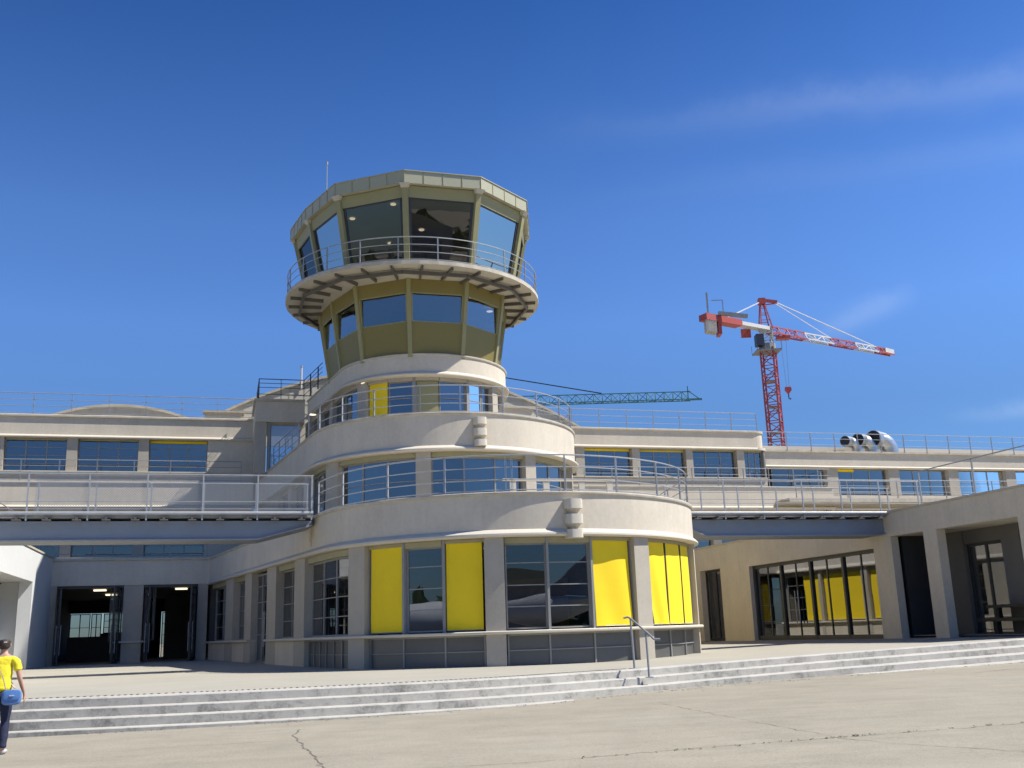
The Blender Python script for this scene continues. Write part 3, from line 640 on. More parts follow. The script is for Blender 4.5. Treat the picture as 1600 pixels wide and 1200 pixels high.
# roof
RO=lambda r:[psc(i,1+(r-5.86)/5.7) for i in ANG]
C_.part('soffit',MB().prism(RO(5.80),20.52,20.57),'cream_soffit',smooth=False)
mb=MB(); ro_o=RO(5.86); ro_i=RO(5.7); 
for i in range(NA):
    j=(i+1)%NA; mb.hexa([(*ro_i[i],20.50),(*ro_i[j],20.50),(*ro_o[j],20.50),(*ro_o[i],20.50),(*ro_i[i],21.05),(*ro_i[j],21.05),(*ro_o[j],21.05),(*ro_o[i],21.05)])
fas=C_.part('roof_fascia',mb,'zinc_fascia',smooth=False)
for i in range(NA):
    j=(i+1)%NA; p=Vector((*ro_o[i],0)); q=Vector((*ro_o[j],0)); 
    for k in (0,1,2,3):
        c=p.lerp(q,k/4+.003); t_=(q-p).normalized(); n_=Vector((c.x,c.y,0)).normalized()
        mb=MB().hexa([tuple(c-t_*.012+Vector((0,0,20.505))),tuple(c+t_*.012+Vector((0,0,20.505))),tuple(c+t_*.012+n_*.02+Vector((0,0,20.505))),tuple(c-t_*.012+n_*.02+Vector((0,0,20.505))),tuple(c-t_*.012+Vector((0,0,21.05))),tuple(c+t_*.012+Vector((0,0,21.05))),tuple(c+t_*.012+n_*.02+Vector((0,0,21.05))),tuple(c-t_*.012+n_*.02+Vector((0,0,21.05)))]); C_.part('seam',mb,'olive_post',fas,smooth=False)
oo=RO(5.90); mb=MB().prism(oo,21.053,21.09); C_.part('roof',mb,'zinc_fascia',smooth=False)
for (u,w) in [(-1.8,3.2),(1.9,3.4),(3.2,1.0),(-3.4,1.2),(0,.5),(-1.2,-1.5)]:
    C_.part('ceiling_light',MB().disc((u,w,20.47),.13),'lamp_glow')
for (u,w) in [(-2.2,2.6),(1.9,2.7),(3.2,.8)]: C_.part('ceiling_light',MB().disc((u,w,16.44),.15),'lamp_glow')
C_.part('core_wall',MB().box(-1.2,1.2,-2.2,-.6,13.3,20.45),'interior_dark',smooth=False)
C_.part('control_desk',MB().prism([(x*.66,y*.66) for x,y in RO(5.2)],17.0,17.55),'interior_dark',smooth=False)
# balcony
def circ(r,n=48,a0=0): return [(CX*.85+r*math.sin(2*math.pi*k/n),.1+r*math.cos(2*math.pi*k/n)) for k in range(n)]
RB=5.90
C_.part('balcony_slab',MB().prism(circ(RB),16.66,16.80),'cream_soffit')
mb=MB(); o1=circ(RB+.05); i1=circ(RB)
for i in range(48):
    j=(i+1)%48; mb.hexa([(*i1[i],16.66),(*i1[j],16.66),(*o1[j],16.66),(*o1[i],16.66),(*i1[i],16.83),(*i1[j],16.83),(*o1[j],16.83),(*o1[i],16.83)])
C_.part('balcony_rim',mb,'coping_stone')
# polygonal ring beam and radial beams beneath
for k in range(28):
    a=360*k/28+6.4; out=Vector((math.sin(rad(a)),math.cos(rad(a)),0)); p=Vector((CX*.85,.1,0))+out*4.3; q=Vector((CX*.85,.1,0))+out*5.8
    C_.part('radial_beam',MB().bar((p.x,p.y,16.58),(q.x,q.y,16.60),.085,.15),'brown_steel',smooth=False)
rb=[(CX*.85+5.40*math.sin(rad(a)),.1+5.40*math.cos(rad(a))) for a in range(-15,345,30)]
for i in range(12):
    p=rb[i]; q=rb[(i+1)%12]; C_.part('ring_beam',MB().bar((*p,16.50),(*q,16.50),.11,.15),'brown_steel',smooth=False)
cp=circ(RB-.03,60); cp=cp+[cp[0]]
railing('railing','thin grey railing round the high balcony of the control cab',cp,16.84,1.06,fr=(1,.68,.36,.05),step=1.66,r=.019)
# antenna
T=Thing('antenna','thin pale whip antenna standing up from the cab roof edge','antenna',(-4.62,1.5,21.0)); T.part('rod',MB().tube([(-4.62,1.5,21.0),(-4.62,1.5,23.1)],.022,6),'galvanised'); T.part('tip',MB().tube([(-4.62,1.5,22.95),(-4.62,1.5,23.1)],.05,8),'galv_dull')
T=Thing('antenna','white roof pipe behind the dark corner railing','pipe',(-4.72,-11.5,15.4)); T.part('rod',MB().tube([(-4.72,-11.5,15.3),(-4.72,-11.5,16.6)],.055,8),'crane_white'); T.part('cap',MB().tube([(-4.72,-11.5,16.58),(-4.72,-11.5,16.66)],.075,8),'galvanised')

# ============================================================ wings
WF=-9.9
def wing(name,label,u_in,u_out,sg):
    T=Thing(name,label,'building',((u_in+u_out)/2,WF,0)); a,b_=min(u_in,u_out),max(u_in,u_out)
    T.part('parapet',MB().box(a,b_,WF-.25,WF,12.02,13.02),'render_stucco')
    mb=MB(); mb.extr([(a,WF-.3,13.02),(a,WF+.07,13.02),(a,WF+.095,13.05),(a,WF+.095,13.13),(a,WF+.07,13.16),(a,WF-.3,13.16)],(b_-a,0,0)); T.part('coping',mb,'coping_stone')
    mb=MB(); mb.extr([(a,WF-.28,11.95),(a,WF+.10,11.95),(a,WF+.15,11.99),(a,WF+.14,12.04),(a,WF+.02,12.10),(a,WF+.002,12.12),(a,WF-.02,12.02),(a,WF-.28,12.02)],(b_-a,0,0)); T.part('cornice',mb,'trim_stucco')
    T.part('roof_slab',MB().box(a,b_,-16,WF-.26,12.7,12.85),'coping_stone')
    return T
def bays(T,edges,z0,z1,gl,blindz=None,w=WF,hz=(.25,.5,.75),depth=.5):
    """edges: list of (u0,u1) openings; piers between"""
    for i,(a,b_) in enumerate(edges):
        flat_window(T,'w',w-.38,a,b_,z0,z1,3,list(hz),gl=gl,th=.06)
    for i in range(len(edges)-1):
        T.part('pier',MB().box(edges[i][1],edges[i+1][0],w-depth,w-.03,z0-.0,z1+.04),'column_concrete',smooth=False)
LW=wing('terminal_wing','long cream wing left of the round tiers, with blue glazing in three bays','x'and -7.34,-34,-1) if False else wing('terminal_wing','long cream wing with a flat roof left of the rounded tiers',-7.34,-34,-1)
RW=wing('terminal_wing','cream wing right of the rounded tiers, ending in a rounded parapet corner',7.34,22.9,1)
# rounded end of right parapet
mb=MB(); 
def qarc(r,z0,z1,c=(22.9,WF-.6)): 
    pts=[(c[0],c[1])]+[(c[0]+r*math.sin(rad(a)),c[1]+r*math.cos(rad(a))) for a in range(0,91,10)]; return MB().prism(pts,z0,z1)
RW.part('parapet_corner',qarc(.6,12.10,13.02),'render_stucco'); RW.part('coping_corner',qarc(.67,13.02,13.16),'coping_stone'); RW.part('cornice_corner',qarc(.75,11.95,12.10),'trim_stucco')
RW.part('end_wall',MB().box(23.3,23.5,-16,WF-.6,11.95,13.1),'render_stucco')
LE=[(-9.65-3.46*k-2.95,-9.65-3.46*k) for k in range(7)]
LE3=LE[::-1]
bays(LW,LE3,10.25,11.93,'glass_blue')
LW.part('pier',MB().box(-9.65,-7.0,WF-.5,WF-.03,10.25,11.95),'render_stucco',smooth=False)
LW.part('wall',MB().box(-34,-6.9,WF-.4,WF-.04,9.3,10.25),'render_stucco')
LW.part('window_sill',MB().box(-34,-9.6,WF-.3,WF+.06,10.19,10.25),'trim_stucco')
LW.part('blind',MB().box(-12.55,-9.7,WF-.34,WF-.30,11.80,11.93),'yellow_fabric')
for a,b_ in LE[1:]: LW.part('blind_box',MB().box(a+.05,b_-.05,WF-.29,WF-.2,11.86,11.94),'blind_box')
RE=[(8.2,11.0),(11.55,14.55),(15.05,18.05),(18.5,21.45),(21.95,23.3)]
bays(RW,RE,10.25,11.93,'glass_blue')
RW.part('pier',MB().box(7.4,8.2,WF-.5,WF-.03,10.25,11.95),'render_stucco',smooth=False)
RW.part('pier',MB().box(23.32,23.42,WF-.5,WF-.1,9.7,11.95),'grey_frame',smooth=False)
RW.part('wall',MB().box(7.4,23.4,WF-.4,WF-.04,9.3,10.25),'render_stucco')
RW.part('window_sill',MB().box(8.1,23.4,WF-.3,WF+.06,10.19,10.25),'trim_stucco')
for a,b_ in RE[:3]: RW.part('blind',MB().box(a+.05,b_-.05,WF-.34,WF-.30,11.80,11.93),'yellow_fabric')
for k in range(3): RW.part('blind_box',MB().box(RE[2+k][0]+.05,RE[2+k][1]-.05,WF-.29,WF-.2,11.86,11.94),'blind_box')
# side glazing of the right wing end
flat_window(RW,'u',23.36,-13.5,WF-.3,10.25,11.93,2,[.33,.66],gl='glass_blue')
RW.part('end_wall',MB().box(23.2,23.4,-16,-9.95,5.3,10.2),'render_stucco'); RW.part('end_wall',MB().box(23.2,23.4,-16,-13.5,10.2,11.95),'render_stucco')
# band (balcony parapet) at second level
def band(T,a,b_,wf,zt_,zb,endcap=None):
    T.part('balcony_parapet',MB().box(a,b_,wf-.2,wf,zb+.1,zt_-.1),'render_stucco')
    T.part('coping',MB().extr([(a,wf-.25,zt_-.1),(a,wf+.01,zt_-.1),(a,wf+.055,zt_-.08),(a,wf+.055,zt_-.02),(a,wf+.04,zt_),(a,wf-.25,zt_)],(b_-a,0,0)),'coping_stone')
    T.part('cornice',MB().extr([(a,wf-.3,zb),(a,wf+.1,zb),(a,wf+.15,zb+.04),(a,wf+.13,zb+.09),(a,wf+.02,zb+.15),(a,wf-.02,zb+.15),(a,wf-.3,zb+.1)],(b_-a,0,0)),'trim_stucco')
    T.part('balcony_floor',MB().box(a,b_,WF-.05 if wf<-9 else wf-2.6,wf-.2,zb+.02,zb+.2),'coping_stone')
band(LW,-34,-6.9,-9.3,9.62,8.28); band(RW,7.3,27.5,-9.3,9.62,8.28)
# level 2 windows
bays(LW,LE3,5.9,8.1,'glass_low'); LW.part('wall',MB().box(-34,-7.2,WF-.4,WF-.04,5.2,5.9),'render_stucco'); LW.part('wall',MB().box(-34,-7.2,WF-.4,WF-.04,8.1,8.3),'render_stucco')
LW.part('pier',MB().box(-9.65,-7.2,WF-.5,WF-.03,5.9,8.1),'render_stucco',smooth=False)
RE2=[(9.6+3.46*k,9.6+3.46*k+2.95) for k in range(5)]
bays(RW,RE2,5.9,8.1,'glass_blue'); RW.part('wall',MB().box(9.0,27.5,WF-.4,WF-.04,5.2,5.9),'render_stucco'); RW.part('wall',MB().box(9,27.5,WF-.4,WF-.04,8.1,8.3),'render_stucco')
RW.part('pier',MB().box(26.4,27.5,WF-.5,WF-.03,5.9,8.1),'render_stucco',smooth=False)
RW.part('end_wall',MB().box(27.3,27.5,-12.5,-9.35,5.2,9.6),'render_stucco')
# interiors of the wings
for T,a,b_ in ((LW,-34,-8.5),(RW,8.5,23.1)):
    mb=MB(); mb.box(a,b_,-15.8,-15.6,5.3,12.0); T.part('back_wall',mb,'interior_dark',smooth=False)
    mb=MB(); mb.box(a,b_,-15.6,-10.45,9.55,9.7); mb.box(a,b_,-15.6,-10.45,5.2,5.35); T.part('floor_slab',mb,'interior_floor',smooth=False)
    mb=MB(); mb.box(a,b_,-15.6,-10.45,11.98,12.05); mb.box(a,b_,-15.6,-10.45,8.16,8.25); T.part('ceiling',mb,'interior_olive',smooth=False)
# entrance storey between block and side pavilions, both sides
WE=-4.9
def entrance(T,sg,ua,ub,openings,posts_):
    a,b_=min(ua,ub),max(ua,ub)
    T.part('lintel_wall',MB().box(a,b_,WE-.35,WE,4.2,5.32),'render_stucco')
    T.part('coping',MB().box(a,b_,WE-.4,WE+.08,5.32,5.42),'coping_stone')
    T.part('roof_terrace',MB().box(a,b_,WF-.02,WE-.4,5.1,5.22),'coping_stone')
entrance(LW,-1,-9.1,-16.6,None,None); entrance(RW,1,9.6,15.28,None,None)
mat('entry_shadow_wall',(.33,.32,.30),.9,noise=(.6,.1),bump=.2,bscale=90)
# left entrance: pier, glass doors
LW.part('pier',MB().box(-13.0,-12.15,WE-.45,WE-.05,0,4.2),'column_concrete')
LW.part('pier_sill',MB().box(-13.1,-12.05,WE-.46,WE+.06,1.62,1.70),'trim_stucco')
LW.part('pier',MB().box(-9.75,-9.3,WE-.5,WE-.03,0,4.2),'column_concrete'); LW.part('pier',MB().box(-16.7,-15.85,WE-.5,WE-.03,0,4.2),'column_concrete')
def door_leaf(T,u,w,ang,wd,z0,z1,hz=(.3,.5,.7,.88),gl='glass_clear'):
    """glazed door leaf hinged at (u,w) turned by ang degrees from the facade"""
    ca,sa=math.cos(rad(ang)),math.sin(rad(ang)); P=lambda x,y,z:(u+x*ca-y*sa,w+x*sa+y*ca,z); mb=MB()
    def bx(x0,x1,q0,q1,d=.03): mb.hexa([P(x0,-d,q0),P(x1,-d,q0),P(x1,d,q0),P(x0,d,q0),P(x0,-d,q1),P(x1,-d,q1),P(x1,d,q1),P(x0,d,q1)])
    bx(0,.09,z0,z1); bx(wd-.09,wd,z0,z1); bx(.09,wd-.09,z0,z0+.18); bx(.09,wd-.09,z1-.1,z1)
    for f in hz: bx(.09,wd-.09,z0+(z1-z0)*f-.02,z0+(z1-z0)*f+.02,.02)
    o=T.part('door',mb,'dark_frame',smooth=False)
    T.part('pane',MB().add([P(.05,0,z0+.1),P(wd-.05,0,z0+.1),P(wd-.05,0,z1-.05),P(.05,0,z1-.05)],[(0,1,2,3)]),gl,o,smooth=False)
    h=MB(); 
    for yy in (-.09,.09):
        h.tube([P(wd-.15,yy,z0+.45),P(wd-.15,yy,z0+1.75)],.02,6)
        for zz in (.55,1.65): h.tube([P(wd-.15,0,z0+zz),P(wd-.15,yy,z0+zz)],.014,5)
    T.part('handle',h,'galvanised',o); return o
for (u,a_,wd) in [(-15.75,78,1.0),(-13.15,100,1.0),(-12.0,80,.95),(-9.85,100,1.0)]: door_leaf(LW,u,WE-.2,a_,wd,.72,4.1)
for (a,b_) in [(-13.6,-13.05),(-12.1,-11.6)]: flat_window(LW,'w',WE-.35,a,b_,1.7,4.15,1,[.2,.4,.6,.8],gl='glass_clear',frame='dark_frame')
LW.part('door_head',MB().box(-15.85,-9.75,WE-.42,WE-.1,4.08,4.2),'dark_frame')
# passage hall
hall=MB(); hall.box(-17.6,-17.4,-22,-5.4,.6,4.2); hall.box(-9.2,-9.0,-22,-5.4,.6,4.2); hall.box(-13.0,-12.2,-22,-21.7,.6,4.2); hall.box(-17.6,-15.6+.0,-22,-21.7,.6,1.3)
hall.box(-15.6,-12.2,-22.0,-21.7,.6,2.25); hall.box(-17.6,-9.0,-22.0,-21.7,3.45,4.3); hall.box(-11.75,-9.0,-22,-21.7,.6,3.45)
hall.box(-11.6,-9.2,-14,-13.8,.6,4.2); hall.box(-13.2,-12.4,-14.2,-13.6,.6,4.2)
LW.part('hall_wall',hall,'interior_dark',smooth=False)
LW.part('hall_floor',MB().box(-17.4,-9.2,-21.7,-5.3,.70,.735),'interior_floor',smooth=False); LW.part('hall_ceiling',MB().box(-17.6,-9.0,-22,-5.3,4.2,4.3),'interior_olive',smooth=False)
for a,b_ in [(-17.4,-16.25),(-16.2,-15.62),(-15.5,-14.3),(-14.25,-13.05)]:
    flat_window(LW,'w',-21.85,a,b_,2.25 if a>-15.6 else 1.3,3.42,2,[.3,.62],gl='glass_clear',frame='dark_frame')
flat_window(LW,'w',-21.85,-12.15,-11.78,.72,3.42,1,[.25,.5,.75],gl='glass_clear',frame='dark_frame')
LW.part('display_counter',MB().box(-16.2,-13.4,-13,-12,.735,2.0),'interior_dark',smooth=False)
for (u,w) in [(-14.35,-8.0),(-10.6,-8.0),(-14.3,-13)]: LW.part('ceiling_light',MB().box(u-.28,u+.28,w-.14,w+.14,4.10,4.17),'lamp_glow',smooth=False)
# right entrance wall (mostly hidden)
RW.part('wall',MB().box(9.35,10.2,WE-.5,WE-.1,0,4.2),'render_stucco'); RW.part('wall',MB().box(12.6,15.25,WE-.5,WE-.1,0,4.2),'render_stucco')
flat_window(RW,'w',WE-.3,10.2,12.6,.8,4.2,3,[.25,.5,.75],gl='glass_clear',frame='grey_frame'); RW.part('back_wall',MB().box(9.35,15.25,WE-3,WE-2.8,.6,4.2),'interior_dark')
# railings of the wings
g='metal railings of the terminal'
railing('railing','long thin railing on the roof edge of the left wing',[(-31,-9.95),(-7.4,-9.95)],13.16,1.12,fr=(1,.7,.4,.08),step=1.75,m='galv_dull')
railing('railing','long white railing on the roof edge of the right wing beside the red crane',[(7.4,-9.95),(23.0,-9.95)],13.16,1.12,fr=(1,.65,.3),step=1.72)
railing('railing','railing in front of the blue windows of the left wing',[(-31,-9.4),(-7.9,-9.4)],9.62,1.12,fr=(1,.72,.42,.1),step=1.75,m='galv_dull')
railing('railing','railing in front of the blue windows of the right wing',[(7.9,-9.4),(27.4,-9.4),(27.4,-12)],9.62,1.12,fr=(1,.65,.3),step=1.75)
railing('railing','shaded railing above the dark entrance under the left footbridge',[(-16,-4.95),(-9.4,-4.95)],5.42,1.05,fr=(1,.6,.2),step=1.6,m='galv_dull')
railing('railing','short railing under the right footbridge above the side door',[(9.4,-4.95),(14.9,-4.95)],5.42,1.05,fr=(1,.6,.2),step=1.6)
# lower wing further right
FW=Thing('terminal_wing','long low cream wing furthest right behind the pavilion railing','building',(36,-10.6,0)); FWw=-10.6
FW.part('parapet',MB().box(23.45,62,FWw-.25,FWw,11.15,12.0),'render_stucco')
FW.part('coping',MB().extr([(23.45,FWw-.3,12.0),(23.45,FWw+.12,12.0),(23.45,FWw+.12,12.12),(23.45,FWw-.3,12.16)],(38.5,0,0)),'coping_stone')
FW.part('cornice',MB().extr([(23.45,FWw-.28,11.02),(23.45,FWw+.1,11.02),(23.45,FWw+.14,11.08),(23.45,FWw+.0,11.17),(23.45,FWw-.28,11.15)],(38.5,0,0)),'trim_stucco')
FE=[(24.3+4.55*k,24.3+4.55*k+3.75) for k in range(8)]
bays(FW,FE,9.3,11.0,'glass_low',w=FWw,hz=(.5,))
FW.part('wall',MB().box(23.45,62,FWw-.4,FWw-.04,5,9.3),'render_stucco')
FW.part('blind',MB().box(28.9,30.2,FWw-.34,FWw-.30,10.84,11.0),'yellow_fabric')
FW.part('roof_slab',MB().box(23.45,62,-30,FWw-.26,11.85,11.95),'coping_stone')
FW.part('upstand_wall',MB().box(24,62,-13.3,-13.0,11.95,12.85),'trim_stucco'); FW.part('upstand_wall',MB().box(27,30.5,-12.4,-12.0,11.95,12.45),'render_stucco')
FW.part('back_wall',MB().box(23.5,62,-16,-15.8,5,11.9),'interior_dark'); FW.part('ceiling',MB().box(23.5,62,-15.8,-11.1,11.04,11.1),'interior_olive')
railing('railing','long white railing along the far low roof in front of the silver ducts',[(23.6,-10.5),(58,-10.5)],12.14,1.12,fr=(1,.67,.32),step=1.75)
railing('railing','white railing on the terrace below the far low wing',[(24,-7.8),(52,-7.8)],8.75,1.1,fr=(1,.66,.34),step=3.4)
FW.part('terrace_slab',MB().box(23.45,62,-10.6,-7.7,8.5,8.72),'coping_stone')
# vaulted roofs behind (gable segments)
def vault(label,u0,u1,rise,zbase,w0,w1,group='vaulted hall roofs'):
    T=Thing('vaulted_roof',label,'roof',((u0+u1)/2,w0,zbase-1),group); n=24; c=(u0+u1)/2; h=(u1-u0)/2
    arc=[(c+h*(-1+2*k/n),zbase+rise*(1-((-1+2*k/n))**2)) for k in range(n+1)]
    T.part('gable_wall',MB().extr([(x,w0,z) for x,z in [(u0,zbase-1)]+arc+[(u1,zbase-1)]],(0,-.2,0)),'roof_tile_glass',smooth=False)
    T.part('roof_shell',MB().extr([(x,w0+.12,z) for x,z in arc]+[(x,w0+.12,z+.14) for x,z in arc[::-1]],(0,w1-w0,0)),'coping_stone')
    # glazing bars on the gable
    mb=MB(); k=u0+1.2
    while k<u1-1: 
        q=(k-c)/h; mb.box(k-.02,k+.02,w0-.005,w0+.02,zbase-1,zbase+rise*(1-q*q)-.02); k+=1.25
    z=zbase+.35
    while z<zbase+rise-.2:
        q=h*math.sqrt(max(0,1-(z-zbase)/rise)); mb.box(c-q+.05,c+q-.05,w0-.004,w0+.018,z-.02,z+.02); z+=.55
    T.part('glazing_bars',mb,'coping_stone',smooth=False)
vault('wide arched hall roof with gridded gable rising behind the cab and corner railing',-9.7-.6,12.6,3.55,13.0,-11.6,-24)
vault('small low arched roof peeping over the left wing parapet',-18.3,-10.3,.85,13.3,-12.2,-22)
RT=Thing('roof_hut','small flat grey roof hut between the arched roofs','hut',(-8.9,-11.0,13)); RT.part('wall',MB().box(-9.9,-7.9,-11.6,-11.0,12.85,13.72),'render_stucco'); RT.part('roof',MB().box(-10.0,-7.8,-11.7,-10.9,13.72,13.8),'coping_stone')

# ============================================================ side pavilions
UL=-16.1
PL=Thing('pavilion','bright white pavilion at the left edge with a deep doorway, in full sun','building',(-19,6,0))
PL.part('wall',MB().box(UL-.5,UL,-.15,-4.9,.3,5.42),'white_paint',smooth=False)
PL.part('wall',MB().box(UL-.5,UL,6.45,16,.3,5.42),'white_paint',smooth=False)
PL.part('wall',MB().box(UL-.5,UL,-.15,6.45,4.15,5.42),'white_paint',smooth=False)
PL.part('coping',MB().box(UL-.55,UL+.04,-5.3,16,5.42,5.50),'coping_stone')
PL.part('door_reveal',MB().hexa([(UL-.02,-.15,.6),(UL-1.4,-.75,.6),(UL-1.4,-.95,.6),(UL-.02,-.35,.6),(UL-.02,-.15,4.15),(UL-1.4,-.75,4.15),(UL-1.4,-.95,4.15),(UL-.02,-.35,4.15)]),'white_paint',smooth=False)
PL.part('door_reveal',MB().box(UL-1.4,UL-.02,-.9,6.6,4.16,4.3),'white_paint',smooth=False)
flat_window(PL,'u',UL-1.3,-.9,2.2,.7,4.15,3,[.2,.4,.6,.8],gl='glass_clear',frame='dark_frame'); flat_window(PL,'u',UL-1.3,2.2,6.5,.7,4.15,3,[.2,.4,.6,.8],gl='glass_clear',frame='grey_frame')
PL.part('roof_slab',MB().box(-30,UL-.5,-5.3,16,5.2,5.35),'coping_stone'); PL.part('back_wall',MB().box(-24,-23.8,-5,16,.6,5.2),'interior_dark'); PL.part('floor_slab',MB().box(-24,UL-.5,-5,16,.7,.74),'interior_floor')
PL.part('front_wall',MB().box(-30,UL,16.001,16.3,.3,5.42),'white_paint',smooth=False)
# sloping steel plate on the left pavilion roof end
UR=15.3
mat('column_shade',(.13,.125,.115),.8,noise=(1,.1))  # loggia shade put into the colour of inner columns and head wall
PR=Thing('pavilion','cream pavilion in shade on the right with a colonnade and a window reflecting yellow blinds','building',(18,9,0))
def uw(a,b_,z0,z1,m='render_stucco',n='wall',u0=UR,th=.32,T=PR): return T.part(n,MB().box(u0,u0+th,a,b_,z0,z1),m,smooth=False)
uw(-10,-3.7,.3,5.42); uw(-1.3,1.65,.3,5.42); uw(-3.7,-1.3,4.3,5.42); uw(1.65,11.5,4.2,5.42); uw(11.5,12.62,.3,5.42); uw(12.62,19.8,4.55,5.42)
PR.part('coping',MB().box(UR-.05,UR+.6,-10,19.8,5.42,5.50),'coping_stone',smooth=False)
uw(14.5,15.22,.3,4.55,n='column',th=.36); uw(19.1,19.8,.3,4.55,n='column',th=.36)
# door
PR.part('wall_return',MB().box(UR+.01,UR+.5,-3.75,-3.6,.6,4.3),'render_stucco',smooth=False)
flat_window(PR,'u',UR+.35,-3.6,-1.32,.8,4.28,2,[.3],gl='glass_clear',frame='dark_frame',th=.09)
# window wall w 1.65..11.5
mb=MB(); 
for i in range(9):
    w_=1.72+ i*(11.45-1.72)/8; t_=.03 if i%2 else .07; dd_=.03 if i%2 else .08
    mb.box(UR+.27-dd_,UR+.27+dd_,w_-t_,w_+t_,.8,4.2)
mb.box(UR+.2,UR+.34,1.8,11.45,.8,1.0); mb.box(UR+.2,UR+.34,1.8,11.45,4.06,4.2)
ww=PR.part('window',mb,'dark_frame',smooth=False); PR.part('pane',MB().add([(UR+.27,1.7,.8),(UR+.27,11.5,.8),(UR+.27,11.5,4.2),(UR+.27,1.7,4.2)],[(0,1,2,3)]),'glass_pavilion',ww,smooth=False)
PR.part('door_handle',MB().tube([(UR+.1,5.35,1.5),(UR+.1,5.35,2.9)],.025).tube([(UR+.1,5.6,1.5),(UR+.1,5.6,2.9)],.025),'galvanised')
# loggia
PR.part('soffit',MB().box(UR+.5,19.6,12.0,19.8,4.56,4.66),'render_stucco',smooth=False)
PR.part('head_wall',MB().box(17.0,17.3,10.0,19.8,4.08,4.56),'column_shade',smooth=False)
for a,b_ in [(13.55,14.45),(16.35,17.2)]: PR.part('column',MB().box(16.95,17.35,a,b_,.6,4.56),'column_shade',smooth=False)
for a,b_ in [(12.65,13.55),(14.45,16.35),(17.2,19.75)]: flat_window(PR,'u',17.15,a,b_,.9,4.08,2,[.06],gl='glass_clear',frame='dark_frame',th=.1)
PR.part('loggia_end_wall',MB().box(UR+.5,17.2,12.45,12.63,.6,4.56),'dark_frame',smooth=False)
PR.part('roof_slab',MB().box(UR+.5,34,-10,19.8,5.2,5.35),'coping_stone'); PR.part('back_wall',MB().box(26,26.2,-10,19.8,.6,5.2),'interior_dark')
PR.part('floor_slab',MB().box(UR+.5,26,-10,19.8,.92,.96),'interior_floor'); PR.part('inner_wall',MB().box(UR+.5,26,-1.1,-.9,.6,5.2),'interior_dark'); PR.part('inner_wall',MB().box(UR+.5,26,-6.2,-6,.6,5.2),'interior_dark'); PR.part('inner_wall',MB().box(17.2,17.4,-6,-1.1,.6,5.2),'interior_dark'); PR.part('inner_wall',MB().box(19.8,20.0,-10,19.8,.6,5.2),'interior_dark'); PR.part('inner_wall',MB().box(UR+.5,26,11.7,11.85,.6,5.2),'interior_dark')
railing('railing','rising dark topped railing on the roof of the right pavilion',[(UR+.35,14.2),(UR+.35,19.8)],5.5,1.25,fr=(1,),step=2.3,m='galv_dull')
railing('railing','railing on the roof edge of the white pavilion at the left',[(UL-.3,15),(UL-.3,2)],5.5,1.1,fr=(1,.6,.25),step=2.0,m='galv_dull')
# dark high table under the colonnade
T=Thing('high_table','black high table with footrest at the right edge under the colonnade','table',(16.5,17.0,.9))
T.part('table_top',MB().box(16.1,17.0,16.2,18.4,1.80,1.90),'black_iron'); T.part('footrest',MB().box(16.0,16.9,15.75,18.4,1.36,1.47),'black_iron')
for w_ in (16.35,18.1):
    T.part('leg',MB().box(16.25,16.42,w_-.1,w_+.1,.9,1.36),'black_iron'); T.part('leg',MB().box(16.4,16.55,w_-.07,w_+.07,1.47,1.80),'black_iron')

